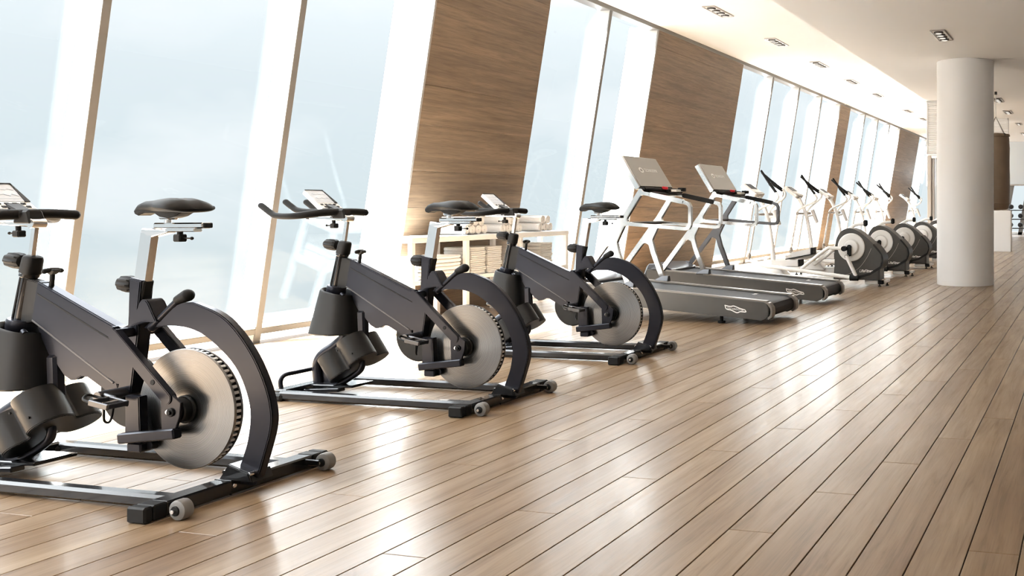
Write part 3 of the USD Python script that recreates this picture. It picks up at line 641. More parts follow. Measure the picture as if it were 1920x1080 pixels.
# ================================================================== TREADMILL (rear end at x = 0)
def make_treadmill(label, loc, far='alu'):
    t = thing('treadmill', label, 'treadmill', loc, 'treadmills facing the windows')
    W = .38
    zt = lambda x: .200 + (-.07 - x) * .0735          # top of the side panels
    zb = lambda x: zt(x) - .160
    side = Polygon([(-2.08, zb(-2.08) + .03), (-2.08, zt(-2.08)), (-.07, zt(-.07)), (-.045, zt(-.05) - .008), (-.028, zt(-.03) - .04), (-.028, zb(0) + .055), (-.05, zb(0) + .025), (-.10, zb(0) + .002), (-.14, zb(-.14) - .002), (-2.04, zb(-2.04))])
    sl = -.0735
    for s in (-1, 1):
        sp = obj('side_panel', slab(side, min(s * W, s * (W - .03)), max(s * W, s * (W - .03)), .006), 'side', t)
        y = s * (W - .045)
        obj('foot_rail', hull(np.vstack([cbox(.02, .075, .018, .005) + [-.055, y, zt(-.055) + .006], cbox(.02, .075, .018, .005) + [-1.85, y, zt(-1.85) + .006]])), 'rail', t)
        cap = LineString([(-.065, zt(-.06) - .002), (-.03, zt(-.03) - .012), (-.006, zt(0) - .04), (-.002, zt(0) - .075), (-.006, zt(0) - .115), (-.03, zt(0) - .135)]).buffer(.011, 6)
        obj('rail_end', slab(cap, y - .040, y + .040, .005), 'rail', t)
    belt_line = LineString([(-1.85, zt(-1.85) - .008), (-.075, zt(-.07) - .008), (-.04, zt(-.04) - .022), (-.022, zt(0) - .060), (-.028, zt(0) - .10), (-.06, zt(0) - .128), (-1.80, zb(-1.8) + .02)])
    obj('belt', slab(belt_line.buffer(.004, 4), -W + .085, W - .085, .001), 'belt', t)
    obj('belt_deck', slab(Polygon([(-1.84, zt(-1.84) - .02), (-.07, zt(-.07) - .02), (-.045, .11), (-.08, zb(-.08) + .03), (-1.84, zb(-1.84) + .03)]), -W + .08, W - .08, .004), 'hole', t)
    tx = meshkit.text_mesh('RUN', .035, .001)
    v = np.array(tx.vertices); v -= v.mean(0)
    tx.vertices = np.stack([v[:, 1] * -1 - .36, v[:, 0] + .18, zt(-.36) - .003 + v[:, 2] + (v[:, 1]) * .0735], 1)
    obj('belt_print', tx, 'scrprint', t, smooth=False)
    # emblem on the near and far side
    for s in (-1, 1):
        em = [LineString(smooth_path([(-.110, 0, .024), (-.055, 0, .019), (-.015, 0, .027), (.045, 0, .012), (.100, 0, .004)], 5)[:, [0, 2]]), LineString(smooth_path([(.100, 0, .004), (.110, 0, -.014), (.055, 0, -.016), (.015, 0, -.029), (-.045, 0, -.012), (-.095, 0, -.006), (-.110, 0, .024)], 5)[:, [0, 2]])]
        g = unary_union([e.buffer(.0048) for e in em])
        txt = meshkit.text_mesh('TECHNOGYM', .017, .002)
        v = np.array(txt.vertices); v -= (v.max(0) + v.min(0)) / 2
        cx_, cz_ = -.34, zt(-.34) - .085
        v2 = np.stack([v[:, 0] * (.155 / np.ptp(v[:, 0])) * (1 if s < 0 else -1), np.zeros(len(v)), v[:, 1]], 1)
        a = trimesh.Trimesh(np.stack([cx_ + v2[:, 0], s * (W + .0002 + v[:, 2] - v[:, 2].min()), cz_ + v2[:, 2] + v2[:, 0] * sl], 1), txt.faces, process=False)
        if a.volume < 0: a.invert()
        e = slab(g, -.001, .001, 0); q = np.array(e.vertices)
        e.vertices = np.stack([cx_ + q[:, 0] * .9, s * W + q[:, 1] * 1.2, cz_ + q[:, 2] + q[:, 0] * sl], 1)
        obj('emblem', cat(e, a), 'scrprint', t, smooth=False)
    obj('motor_cover', cat(hull(np.vstack([cbox(.06, 2 * W - .08, .03, .012) + [-1.83, 0, zt(-1.83) + .012], cbox(.20, 2 * W - .10, .07, .03) + [-2.02, 0, zt(-2.0) + .03], cbox(.10, 2 * W - .10, .03, .01) + [-2.12, 0, zb(-2.1) + .03], cbox(.06, 2 * W - .10, .03, .01) + [-1.83, 0, zb(-1.83) + .03]]))), 'darkalu', t)
    for x in (-.50, -2.0):
        for s in (-1, 1):
            obj('foot', cat(cyl((x, s * (W - .07), 0), (x, s * (W - .07), .018), .034, n=20), cyl((x, s * (W - .07), .016), (x, s * (W - .07), zb(x) + .02), .016, n=14)), 'rubber', t)
    # upright frames
    strut = LineString([(-1.275, 1.190), (-1.445, .935), (-1.60, .735), (-1.93, .315)]).buffer(.026, 8)
    loop = LineString([(-1.285, 1.178), (-1.20, 1.165), (-.845, 1.092), (-.800, 1.075), (-.785, 1.045), (-.785, .885), (-.800, .858), (-.835, .850), (-1.43, .893)]).buffer(.0165, 8)
    leg = LineString([(-1.475, .90), (-1.525, .79), (-1.535, .71), (-1.505, .60), (-1.40, .33), (-1.365, .295)]).buffer(.026, 8)
    node = Polygon([(-1.47, .90), (-1.56, .79), (-1.62, .70), (-1.53, .66), (-1.50, .74), (-1.44, .86)])
    fr = unary_union([strut, loop, leg, node]).buffer(.028, 10).buffer(-.028, 10)
    for s in (-1, 1):
        y = s * (W - .028)
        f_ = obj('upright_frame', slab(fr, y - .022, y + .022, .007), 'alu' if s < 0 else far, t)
        for x, w in ((-1.39, .15), (-1.935, .14)):
            obj('frame_foot', hull(np.vstack([cbox(w, .07, .012, .004) + [x - .02, y, zt(x) + .016], cbox(.07, .045, .01, .003) + [x + .02, y, zt(x) + .06]])), 'darkalu', t)
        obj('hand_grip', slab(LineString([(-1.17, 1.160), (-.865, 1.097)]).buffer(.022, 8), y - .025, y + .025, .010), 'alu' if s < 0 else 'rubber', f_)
    # console
    a0, a1 = np.array([-1.475, 0, 1.530]), np.array([-1.288, 0, 1.235])
    td = (a1 - a0) / np.linalg.norm(a1 - a0); nn = np.array([-td[2], 0, td[0]]); H = np.linalg.norm(a1 - a0)
    S = W - .035
    def on(s, y, h=0.0):
        return a0 + td * (s * H) + np.array([0, y, 0]) + nn * h
    def pl(cs, th):
        b = np.array(cs); return hull(np.vstack([b, b + nn * th]))
    scr = obj('display', hull(np.vstack([[on(s, y, h) for s, y in ((0, -S + .02), (.03, -S), (1, -S), (0, S - .02), (.03, S), (1, S))] for h in (-.055, -.010)] + [[on(s, y, 0) for s, y in ((.02, -S + .02), (.98, -S + .012), (.02, S - .02), (.98, S - .012))]])), 'alu', t)
    obj('display_face', pl([on(.03, -S + .022, -.001), on(.03, S - .022, -.001), on(.975, S - .014, -.001), on(.975, -S + .014, -.001)], .003), 'scrface', scr)
    txt = meshkit.text_mesh('TECHNOGYM', .032, .001); v = np.array(txt.vertices)
    v[:, 0] *= .26 / np.ptp(v[:, 0])
    txt.vertices = on(.50, -.075) + v[:, :1] * np.array([0, 1, 0]) - v[:, 1:2] * td + (v[:, 2:] + .0022) * nn
    rg = trimesh.creation.annulus(.020, .038, .001, sections=32); q = np.array(rg.vertices)
    rg.vertices = on(.46, -.135) + q[:, :1] * np.array([0, 1.15, 0]) - q[:, 1:2] * td * .8 + (q[:, 2:] + .003) * nn
    obj('display_logo', cat(txt, rg), 'scrprint', scr, smooth=False)
    obj('console_bar', cat(beam((-1.27, -S, 1.215), (-1.27, S, 1.215), .07, .030, .008, (1, 0, 0)), beam((-1.23, .10, 1.205), (-1.20, .33, 1.195), .05, .03, .006, (1, 0, 0))), 'plastic', t)
    obj('stop_button', cat(cyl((-1.225, .03, 1.215), (-1.222, .03, 1.242), .030, n=24, ch=.2)), 'red', t)
    obj('console_tray', rbox((-1.205, .20, 1.205), (.11, .16, .022), .006), 'whitecase', t)
    obj('cup_holder', cat(cyl((-1.16, .27, 1.20), (-1.16, .27, 1.235), .042, n=24), cyl((-1.245, -.25, 1.165), (-1.245, -.25, 1.195), .03, n=20)), 'plastic', t)
    obj('cross_tube', cat(cyl((-1.265, -W + .02, 1.180), (-1.265, W - .02, 1.180), .024, n=20), cyl((-1.415, -W + .03, .893), (-1.415, W - .03, .893), .016, n=16)), 'darkalu', t)
    return t

tm_x = -2.735
tread = make_treadmill('nearer of the two grey treadmills, directly behind the farthest spin bike', (tm_x, 8.08, 0))
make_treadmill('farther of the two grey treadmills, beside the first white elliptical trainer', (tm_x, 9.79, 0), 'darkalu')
# ================================================================== ELLIPTICAL TRAINER (rear foot at x = 0, near side at -y)
def make_elliptical(label, loc):
    t = thing('elliptical_trainer', label, 'elliptical trainer', loc, 'elliptical trainers facing the windows')
    hw = .15
    body = Polygon(smooth_path([(-.62, 0, .085), (-.605, 0, .30), (-.60, 0, .50), (-.57, 0, .64), (-.50, 0, .735), (-.40, 0, .765), (-.30, 0, .735), (-.17, 0, .645), (-.04, 0, .52), (.035, 0, .42), (.052, 0, .34), (.030, 0, .27), (.012, 0, .23), (.010, 0, .085)], 4)[:, [0, 2]]).buffer(0)
    h = obj('drive_housing', slab(body, -hw, hw, .018), 'ellgrey', t)
    strip = LineString([(-.06, .545), (.045, .43), (.062, .34), (.035, .26), (-.12, .165), (-.34, .10)])
    obj('housing_band', slab(strip.buffer(.016, 6).intersection(body.buffer(.012)), -hw - .004, hw + .004, .003), 'matte', h)
    for s in (-1, 1):
        obj('seam_line', slab(LineString(smooth_path([(-.60, 0, .12), (-.42, 0, .155), (-.27, 0, .24), (-.16, 0, .38), (-.10, 0, .50)], 5)[:, [0, 2]]).buffer(.0028), min(s * hw, s * (hw + .0015)), max(s * hw, s * (hw + .0015)), 0), 'taupe', h)
    for s in (-1, 1):
        w = obj('flywheel', turned((-.370, s * (hw - .006), .515), (-.370, s * (hw + .018), .515), [(0, .185), (.6, .185), (.85, .179), (1, .168)], 56), 'whitecase', t)
        obj('flywheel_ring', turned((-.370, s * (hw + .012), .515), (-.370, s * (hw + .030), .515), [(0, .112), (.6, .112), (.9, .104), (1, .096)], 44), 'ellpad', w)
        obj('flywheel_hub', turned((-.370, s * (hw + .02), .515), (-.370, s * (hw + .045), .515), [(0, .098), (.8, .094), (1, .08)], 44), 'whitepaint', w)
    # lettering on the housing
    for s in (-1, 1):
        tx = meshkit.text_mesh('LifeFitness', .035, .002, bold=True); v = np.array(tx.vertices); v -= (v.max(0) + v.min(0)) / 2
        v[:, 0] *= .20 / np.ptp(v[:, 0])
        tx.vertices = np.stack([-.155 + (v[:, 0] + .25 * v[:, 1]) * (1 if s < 0 else -1), s * (hw + .0002 + v[:, 2] - v[:, 2].min()), .205 + v[:, 1]], 1)
        if tx.volume < 0: tx.invert()
        obj('lettering', tx, 'scrprint', h, smooth=False)
    obj('rear_foot', beam((-.20, -.06, .055), (-.02, -.06, .055), .09, .05, .006), 'whitepaint', t)
    obj('rear_foot_cap', beam((-.022, -.06, .055), (.050, -.06, .055), .094, .054, .008), 'plastic', t)
    for x, y in ((0.0, -.09), (.06, .10), (-1.72, -.12), (-1.72, .12)):
        obj('levelling_foot', cat(cyl((x, y, 0), (x, y, .012), .022, n=16), cyl((x, y, .01), (x, y, .075), .008, n=10)), 'plastic', t)
    obj('rear_stabiliser', beam((.06, -.06, .062), (.06, .18, .062), .05, .035, .006, (1, 0, 0)), 'whitepaint', t)
    obj('base_beam', cat(beam((-.58, 0, .075), (-1.80, 0, .075), .13, .085, .012), rbox((-1.74, 0, .085), (.20, .42, .10), .03)), 'whitepaint', t)
    obj('front_cover', hull(np.vstack([cbox(.50, .26, .05, .02) + [-1.52, 0, .09], cbox(.30, .20, .05, .02) + [-1.52, 0, .19]])), 'whitecase', t)
    # mast and console
    obj('mast', tube([(-1.50, 0, .16), (-1.53, 0, .55), (-1.60, 0, .92), (-1.70, 0, 1.15), (-1.78, 0, 1.25)], [.036, .030, .028, .030, .040], 18, 6), 'whitepaint', t)
    a0, a1 = np.array([-1.895, 0, 1.372]), np.array([-1.690, 0, 1.228]); td = (a1 - a0) / np.linalg.norm(a1 - a0); nn = np.array([-td[2], 0, td[0]])
    def on(s, y, hh=0.0):
        return a0 + td * (s * .25) + np.array([0, y, 0]) + nn * hh
    c = obj('console', hull(np.array([on(s, y, q) for s, y in ((0, -.15), (0, .15), (.1, -.17), (.1, .17), (.95, -.16), (.95, .16), (1, -.14), (1, .14)) for q in (-.05, -.008)] + [on(s, y, 0) for s, y in ((.03, -.14), (.03, .14), (.97, -.14), (.97, .14))])), 'whitecase', t)
    obj('console_screen', hull(np.array([on(s, y, q) for s, y in ((.08, -.10), (.08, .10), (.55, .11), (.55, -.11)) for q in (0, .003)])), 'plastic', c)
    obj('console_end', hull(np.array([on(s, y, q) for s, y in ((.86, -.15), (.86, .15), (1.04, -.13), (1.04, .13)) for q in (-.055, .004)])), 'taupe', c)
    obj('bottle_holder', cat(turned((-1.42, 0, .80), (-1.50, 0, 1.0), [(0, .022), (.1, .028), (.9, .033), (1, .033)], 20), beam((-1.47, 0, .92), (-1.57, 0, .90), .03, .03, .006)), 'ellpad', t)
    # moving arms, one each side
    for s in (-1, 1):
        y = s * .265
        up = .035 if s < 0 else -.02
        ph = 0.0 if s < 0 else -.26                       # the far arm is swung forward, its foot back
        def sw(x, yy, z, ca=math.cos(ph), sa=math.sin(ph)):
            dx, dz = x + 1.64, z - .945
            return (-1.64 + dx * ca + dz * sa, yy, .945 - dx * sa + dz * ca)
        arm = obj('moving_arm', tube([sw(*q) for q in [(-1.385, y * .90, 1.235), (-1.352, y * .92, 1.175), (-1.40, y, 1.115), (-1.56, y, 1.045), (-1.645, y, .985), (-1.668, y, .90), (-1.715, y, .65), (-1.755, y, .42)]], [.0155, .016, .017, .017, .018, .017, .016, .015], 14, 6), 'whitepaint', t)
        obj('hand_grip', tube([sw(*q) for q in [(-1.600, y * .84, 1.528), (-1.50, y * .84, 1.385), (-1.39, y * .88, 1.245)]], [.015, .0175, .019], 14, 5), 'rubber', arm, smooth=60)
        obj('inner_handle', tube([sw(*q) for q in [(-1.50, y * .70, 1.35), (-1.43, y * .66, 1.275), (-1.385, y * .80, 1.215)]], [.012, .014, .014], 12, 5), 'rubber', arm, smooth=60)
        obj('arm_pivot', cat(cyl((-1.640, y * 1.16, .945), (-1.640, y * .1, .945), .017, n=18), cyl((-1.640, y * 1.22, .945), (-1.640, y * 1.10, .945), .024, n=18)), 'taupe', arm)
        jx, _, jz = sw(-1.758, y, .385)
        obj('lower_joint', cat(rbox((jx, y, jz), (.044, .05, .08), .012), cyl((jx, y - .04, jz - .03), (jx, y + .04, jz - .03), .018, n=14)), 'taupe', arm)
        # pedal bar, tray and crank
        zt_, zr, xr = (.30, .105, -.275) if s < 0 else (.395, .72, -.33)
        zr = .120 if s < 0 else .62
        bar = obj('pedal_bar', tube([(jx, y, jz - .04), (jx + .2, y, .265 if s < 0 else .33), (-1.30, y, .235 if s < 0 else .31), (-.80, y, .175 if s < 0 else .44), (xr - .04, y, zr)], .027, 14, 5), 'whitepaint', t)
        obj('pedal_bar_end', cat(cyl((xr - .085, y, zr), (xr + .03, y, zr), .038, n=18)), 'plastic', bar)
        x0, x1 = (-1.44, -1.08) if s < 0 else (-1.36, -1.00)
        za, zb_ = (.262, .262) if s < 0 else (.335, .405)
        tray = Polygon([(x0, za), (x1, zb_), (x1, zb_ + .085), (x1 - .02, zb_ + .09), (x1 - .03, zb_ + .02), (x0 + .05, za + .022), (x0, za + .05)])
        pd = obj('pedal', cat(slab(tray, min(y - s * .02, y - s * .20), max(y - s * .02, y - s * .20), .006), slab(Polygon([(x0, za), (x1, zb_), (x1, zb_ + .075), (x0, za + .065)]).buffer(.006), min(y - s * .02, y + s * .0), max(y - s * .02, y), .005)), 'ellpad', t)
        obj('pedal_end', hull(np.vstack([cbox(.035, .18, .09, .008) + [x1 + .012, y - s * .11, zb_ + .042]])), 'plastic', pd)
        obj('pedal_lip', beam((x0, y - s * .11, za - .006), (x1, y - s * .11, zb_ - .006), .185, .012, .003), 'matte', pd)
        yc = s * (hw + .055)
        pin = (-.405, yc, .400) if s < 0 else (-.37, yc, .64)
        cr = obj('crank', cat(beam((-.385, yc, .52), (pin[0] + .02, yc, pin[2]), .028, .055, .006), cyl((-.385, s * hw, .52), (-.385, yc + s * .01, .52), .03, n=18), cyl((pin[0], yc - s * .01, pin[2]), (pin[0], y + s * .02, pin[2]), .022, n=18)), 'matte', t)
        obj('crank_link', tube([(pin[0], y, pin[2]), (xr, y, zr + .02)], .026, 14, 1), 'whitepaint', cr)
        obj('rocker_arm', tube([(-.445, y * .96, .500), (-.60, y * .96, .505), (-.69, y * .96, .485), (-1.02, y * .96, .235)] if s < 0 else [(-.30, y * .96, .815), (-.41, y * .96, .800), (-.53, y * .96, .725), (-.65, y * .96, .565), (-.80, y * .96, .40), (-1.0, y * .96, .26)], .024, 14, 6), 'whitepaint', t)
        obj('rocker_joint', cyl((-.44, y * .96 - .04, .500), (-.44, y * .96 + .04, .500), .034, n=18) if s < 0 else rbox((-.275, y * .96, .825), (.055, .07, .085), .016), 'plastic', t)
    return t
ell_y0, ell_dy, ell_x = 11.70, 1.80, -2.69
ELL = ['white elliptical trainer nearest the camera, beside the farther treadmill', 'second white elliptical trainer from the treadmills', 'third white elliptical trainer from the treadmills, the middle of the row', 'fourth white elliptical trainer from the treadmills',
       'fifth white elliptical trainer, half hidden by the round column']
ell = make_elliptical(ELL[0], (ell_x, ell_y0 + .2, 0))
for i in range(1, 5):
    dup(ell, (ell_x - .005 * i, ell_y0 + .2 + ell_dy * i, 0), ELL[i])
dup(ell, (ell_x - .03, ell_y0 + .2 + ell_dy * 6, 0), 'last white elliptical trainer, set apart at the far end of the row')

# ================================================================== TOWEL RACK AND TOWELS
RX0, RX1, RY0, RY1, RZ, RZ2 = -6.03, -5.66, 6.75, 9.20, .785, .405
rack = thing('towel_rack', 'low white open rack standing at the wooden wall panel behind the spin bikes', 'rack', (RX0, RY0, 0))
W_, D_ = RY1 - RY0, RX1 - RX0
obj('top_shelf', rbox((D_ / 2, W_ / 2, RZ - .026), (D_, W_, .052), .004), 'whitepaint', rack)
obj('lower_shelf', rbox((D_ / 2, W_ / 2, RZ2 - .020), (D_ - .01, W_ - .01, .040), .004), 'whitepaint', rack)
for y in (.025, .74, 1.58, W_ - .025):
    for x in (.025, D_ - .025):
        obj('leg', rbox((x, y, (RZ - .05) / 2), (.045, .045, RZ - .05), .004), 'whitepaint', rack)

def roll_mesh(L=.30, r=.043):
    # a towel rolled up: a spiral sheet end on, slightly uneven
    th = np.linspace(0, 2 * math.pi * 4.25, 130)
    rad = .006 + (r - .007) * th / th[-1]
    ln = LineString(np.stack([rad * np.cos(th), rad * np.sin(th)], 1))
    sp = ln.buffer(.0032, 3)
    core = Point(0, 0).buffer(r - .004, 12)
    a = slab(sp, -L / 2, L / 2, .0015)
    b = slab(core, -L / 2 + .008, L / 2 - .008, 0)
    m = cat(a, b)
    v = np.array(m.vertices)
    m.vertices = np.stack([v[:, 1], v[:, 0], v[:, 2]], 1)
    m.invert()
    v = np.array(m.vertices); q = meshkit.fbm(v * 14 + 3, 3) - .5
    m.vertices = v * [1, 1 + 0, 1] + np.stack([q * .006, q * .004, q * .004], 1)
    return m
roll = None
def place_roll(y, z, lab, rot):
    global roll
    loc = (-5.83, y, z)
    if roll is None:
        roll = thing('rolled_towel', lab, 'towel', loc, 'rolled white towels on top of the rack')
        obj('towel_roll', roll_mesh(), 'towel', roll, smooth=50)
    else:
        r_ = dup(roll, loc, lab)
where = ['left', 'middle', 'right']
for gi, (yc, n) in enumerate(((7.62, 4), (8.18, 4), (8.78, 3))):
    for i in range(n):
        nm = ['first', 'second', 'third', 'fourth'][i]
        place_roll(yc + (i - (n - 1) / 2) * .090, RZ + .046, f'white rolled towel, {nm} in the bottom row of the {where[gi]} pile on the rack', 0)
    for i in range(n - 1):
        nm = ['first', 'second', 'third'][i]
        place_roll(yc + (i - (n - 2) / 2) * .090, RZ + .046 + .080, f'white rolled towel, {nm} in the top row of the {where[gi]} pile on the rack', 0)

def fold_mesh(D, W, H, seed):
    # folded towel: a soft double-lobed fold seen at its front edge
    o = LineString([(-D / 2 + .01, -H * .25), (D / 2 - H * .25, -H * .25)]).buffer(H * .24, 6)
    o2 = LineString([(-D / 2 + .01, H * .25), (D / 2 - H * .25, H * .25)]).buffer(H * .24, 6)
    m = slab(unary_union([o, o2, sbox(-D / 2, -H * .3, D / 2 - H * .35, H * .3)]), -W / 2, W / 2, H * .2)
    m = m.subdivide().subdivide()
    v = np.array(m.vertices); q = meshkit.fbm(v * [9, 9, 20] + seed * 7.3, 3) - .5; q2 = meshkit.fbm(v * [6, 14, 3] + seed * 3.1 + 40, 2) - .5
    m.vertices = v + np.stack([q * .022, q * .012, q2 * .016 * np.clip(1 - (2 * v[:, 2] / H) ** 2, 0, 1)], 1)
    return m
ordn = ['bottom', 'second', 'third', 'fourth', 'fifth', 'sixth', 'top']
protos = {}
for si, (yc, nm) in enumerate(((7.665, "first"), (7.915, "second"), (8.80, "last"))):
    for i in range(7):
        lab = f'folded beige towel, {ordn[i]} one of the {nm} stack on the lower rack shelf'
        key = (i + si) % 4; loc = (-5.83, yc + .006 * ((i * 5 + si) % 3 - 1), RZ2 + .0192 + .0368 * i)
        if key not in protos:
            protos[key] = thing('folded_towel', lab, 'towel', loc, 'folded beige towels on the lower shelf')
            obj('towel_fold', fold_mesh(.30, .225, .036, key + 1), 'towelgrey', protos[key], smooth=60)
        else:
            dup(protos[key], loc, lab)
wp = None
for i in range(3):
    lab = f'wide folded white sheet, {["bottom", "middle", "top"][i]} of the pile of three on the lower rack shelf'
    loc = (-5.83, 7.13, RZ2 + .034 + .0675 * i)
    if wp is None:
        wp = thing('folded_sheet', lab, 'folded sheet', loc, 'folded white sheets on the lower shelf')
        obj('sheet_fold', fold_mesh(.31, .58, .066, 9), 'towel', wp, smooth=60)
    else:
        dup(wp, loc, lab)

# ================================================================== CEILING LAMPS
def make_lamp(label, loc):
    t = thing('ceiling_light', label, 'ceiling light', loc, 'recessed ceiling lights')
    X, Y = .155, .62
    for x, y, sx, sy in ((-X / 2, 0, .012, Y), (X / 2, 0, .012, Y), (0, -Y / 2, X, .012), (0, Y / 2, X, .012)):
        obj('trim', rbox((x, y, -.004), (sx + .004, sy + .004, .014), .003), 'lampmetal', t)
    obj('recess', rbox((0, 0, -.0015), (X - .01, Y - .01, .006), .001), 'whitepaint', t)
    for i in range(4):
        y = (i - 1.5) * Y / 4.3
        s = obj('spot', turned((0, y, .0), (.0, y, -.022), [(0, .054), (.5, .054), (.9, .050), (1, .040)], 24), 'lampdark', t)
        obj('bulb', turned((0, y, -.018), (0, y, -.028), [(0, .036), (.7, .034), (1, .022)], 18), 'lampglow', s)
    return t
lamp = None
LN = ['first', 'second', 'third', 'fourth', 'fifth', 'sixth', 'seventh']
for i in range(7):
    lab = f'recessed four-spot ceiling light over the machines, {LN[i]} in its row from the camera'
    loc = (-4.49, 10.68 + 2.2 * i if i < 5 else 22.95 + 2.2 * (i - 5), ZC - .001)
    if lamp is None:
        lamp = make_lamp(lab, loc)
    else:
        dup(lamp, loc, lab)
for i, (x, y) in enumerate(((-1.64, 10.37), (-1.63, 16.9), (-1.64, 19.1))):
    dup(lamp, (x, y, ZD - .001), ['recessed four-spot light in the dropped ceiling just before the column', 'recessed four-spot light in the dropped ceiling right behind the column', 'farthest recessed four-spot light in the dropped ceiling behind the column'][i])

for i, (x, y) in enumerate(((-2.03, 27.26), (-2.16, 30.9))):
    dup(lamp, (x, y, ZC - .001), ['recessed four-spot light in the far raised ceiling, nearer of the two right of the bag', 'recessed four-spot light in the far raised ceiling, farther of the two right of the bag'][i])

# ================================================================== FAR END
t = thing('louvre_screen', 'white louvred panel hanging from the dropped ceiling left of the column', 'louvre', (XD, 16.8, 2.02))
LW, LH = 1.15, ZD - 2.02
obj('frame', cat(beam((.012, 0, 0), (.012, 0, LH), .05, .024, .003), beam((LW - .012, 0, 0), (LW - .012, 0, LH), .05, .024, .003), beam((0, 0, .012), (LW, 0, .012), .05, .024, .003), beam((0, 0, LH - .012), (LW, 0, LH - .012), .05, .024, .003)), 'plaster', t)
obj('slat', cat(*[rbox((LW / 2, .0, .03 + i * .0262), (LW - .04, .034, .0195), .002, 0) for i in range(36)]), 'plaster', t, kind='stuff')
t = thing('louvre_screen', 'white louvred panel under the ceiling behind the punching bag', 'louvre', (-2.35, 20.5, 2.42))
obj('frame', cat(beam((.012, 0, 0), (.012, 0, .58), .05, .024, .003), beam((.60 - .012, 0, 0), (.60 - .012, 0, .58), .05, .024, .003), beam((0, 0, .012), (.60, 0, .012), .05, .024, .003), beam((0, 0, .568), (.60, 0, .568), .05, .024, .003)), 'plaster', t)
obj('slat', cat(*[rbox((.30, 0, .04 + i * .055), (.56, .034, .046), .003) for i in range(10)]), 'plaster', t, kind='stuff')

# partition with a door beyond the trainers
pt = setting('wall_partition')
obj('upper_wall', rbox((-3.19, 24.62, 2.96), (2.19, .14, 1.06), .004), 'plaster', pt, smooth=False)
dr = setting('door_1')
obj('jamb', rbox((-4.20, 24.55, 1.21), (.10, .24, 2.42), .006), 'taupe', dr)
obj('jamb', rbox((-2.18, 24.55, 1.21), (.16, .24, 2.42), .006), 'taupe', dr)
obj('door_stop', rbox((-4.115, 24.60, 1.18), (.07, .12, 2.36), .004), 'lampmetal', dr)
obj('lintel', rbox((-3.18, 24.55, 2.385), (1.92, .24, .07), .006), 'whitepaint', dr)
obj('door_leaf', rbox((-3.17, 24.64, 1.18), (1.80, .05, 2.34), .004), 'bluewhite', dr)
obj('door_handle', cat(cyl((-2.44, 24.62, 1.05), (-2.44, 24.57, 1.05), .010, n=12), cyl((-2.44, 24.572, 1.05), (-2.57, 24.572, 1.05), .010, n=12)), 'chrome', dr)

# punching bag on its chains
bx, by = -1.555, 15.7
t = thing('punching_bag', 'brown leather punching bag hanging on chains right of the column', 'punching bag', (bx, by, 0))
prof = [(0, .05), (.01, .17), (.03, .215), (.10, .236), (.3, .240), (.55, .232), (.8, .236), (.93, .228), (.975, .21), (.99, .17), (1, .05)]
bag = turned((0, 0, .985), (0, 0, 2.30), prof, 40)
bag = bag.subdivide(); v = np.array(bag.vertices); q = meshkit.fbm(v * [3, 3, 5] + 11, 3) - .5
v[:, :2] *= (1 + q * .07)[:, None]; bag.vertices = v
b_ = obj('bag', bag, 'leather', t, smooth=50)
obj('seam_band', cat(turned((0, 0, 2.235), (0, 0, 2.275), [(0, .236), (.2, .240), (.8, .236), (1, .228)], 40), turned((0, 0, 1.10), (0, 0, 1.112), [(0, .238), (.5, .243), (1, .238)], 40)), 'leather', b_)
for i in range(4):
    a = math.pi / 4 + i * math.pi / 2
    obj('chain', tube([(.215 * math.cos(a), .215 * math.sin(a), 2.26), (0, 0, 2.575)], .006, 6, 1), 'lampmetal', t)
    obj('ring', cyl((.222 * math.cos(a), .222 * math.sin(a), 2.235), (.222 * math.cos(a), .222 * math.sin(a), 2.28), .018, n=10), 'iron', t)
obj('rope', tube([(0, 0, 2.57), (0, 0, ZD)], .006, 8, 1), 'whitepaint', t)
obj('ceiling_hook', cat(cyl((0, 0, ZD - .05), (0, 0, ZD), .022, n=14)), 'iron', t)

obj('plinth', rbox((-2.25, 21.75, .48), (.92, .30, .96), .006), 'plaster', label='low white box-shaped plinth behind the hanging punching bag', category='plinth')

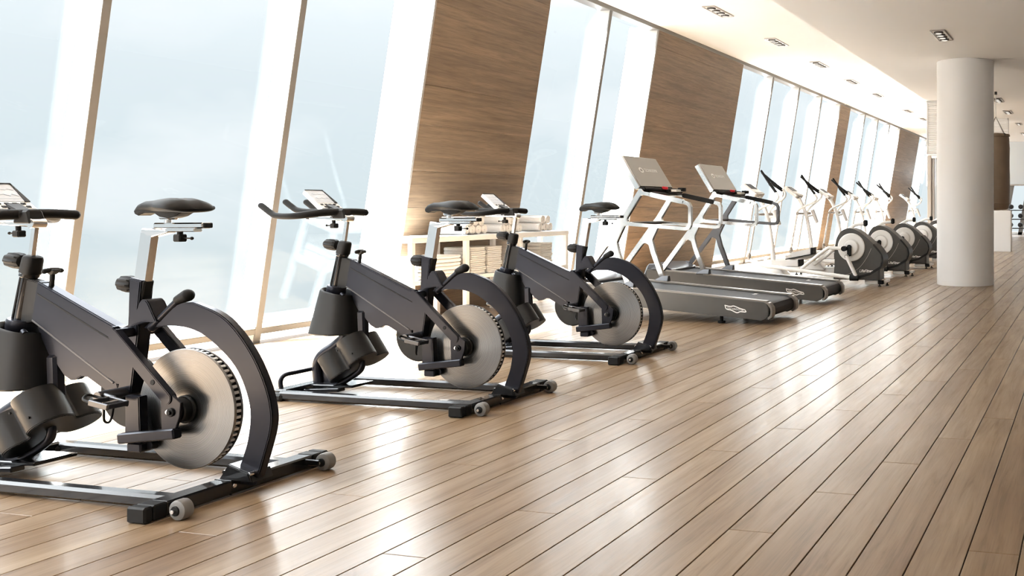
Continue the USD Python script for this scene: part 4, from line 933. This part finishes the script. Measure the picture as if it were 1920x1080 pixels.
# dumbbell rack at the far end
DX, DY = -2.75, 33.2
t = thing('dumbbell_rack', 'black tiered dumbbell rack at the far end of the room', 'dumbbell rack', (DX, DY, 0))
for x in (-1.2, 1.2):
    obj('side_frame', cat(beam((x, -.28, .03), (x, .28, .03), .06, .05, .006, (1, 0, 0)), beam((x, -.22, .04), (x, .20, 1.05), .06, .05, .006, (1, 0, 0)), beam((x, .2, .04), (x, .2, 1.05), .06, .05, .006, (1, 0, 0))), 'iron', t)
TIERS = [(.30, -.12), (.62, .0), (.94, .12)]
for z, y in TIERS:
    obj('tier', cat(beam((-1.2, y - .10, z - .02), (1.2, y - .10, z - .02), .05, .03, .004), beam((-1.2, y + .10, z - .02), (1.2, y + .10, z - .02), .05, .03, .004)), 'iron', t)
db = None
for j, (z, y) in enumerate(TIERS):
    for i in range(7):
        lab = f'black dumbbell on the {["bottom", "middle", "top"][j]} tier of the rack, number {i + 1} from the left'
        lab = f'black dumbbell, {LN[i]} from left on the {["bottom", "middle", "top"][j]} tier of the far rack'
        loc = (DX - 1.02 + i * .34, DY + y, z + .105)
        if db is None:
            db = thing('dumbbell', lab, 'dumbbell', loc, 'dumbbells on the far rack')
            obj('handle', cyl((0, -.07, 0), (0, .07, 0), .016, n=12), 'chrome', db)
            for s in (-1, 1):
                obj('weight', turned((0, s * .06, 0), (0, s * .17, 0), [(0, .05), (.08, .08), (.4, .088), (.8, .08), (1, .05)], 8), 'iron', db)
        else:
            dup(db, loc, lab)

# end of the room: a hanging bulkhead and slanting posts before bright windows
eb = setting('wall_far')
obj('bulkhead', rbox((-1.4, 34.9, 2.68), (9.4, .2, 1.62), .004), 'bluewhite', eb, smooth=False)
obj('bulkhead_edge', rbox((-1.4, 34.86, 1.86), (9.4, .22, .05), .004), 'lampmetal', eb)
for i in range(12):
    x = -5.4 + i * .62
    obj('slanting_post', hull(np.vstack([cbox(.16, .16, .01, .004) + [x - .25, 34.9, .005], cbox(.16, .16, .01, .004) + [x + .08, 34.9, 1.88]])), 'finface', eb)
obj('base_rail', rbox((-1.4, 34.9, .05), (9.4, .16, .10), .004), 'fin', eb)
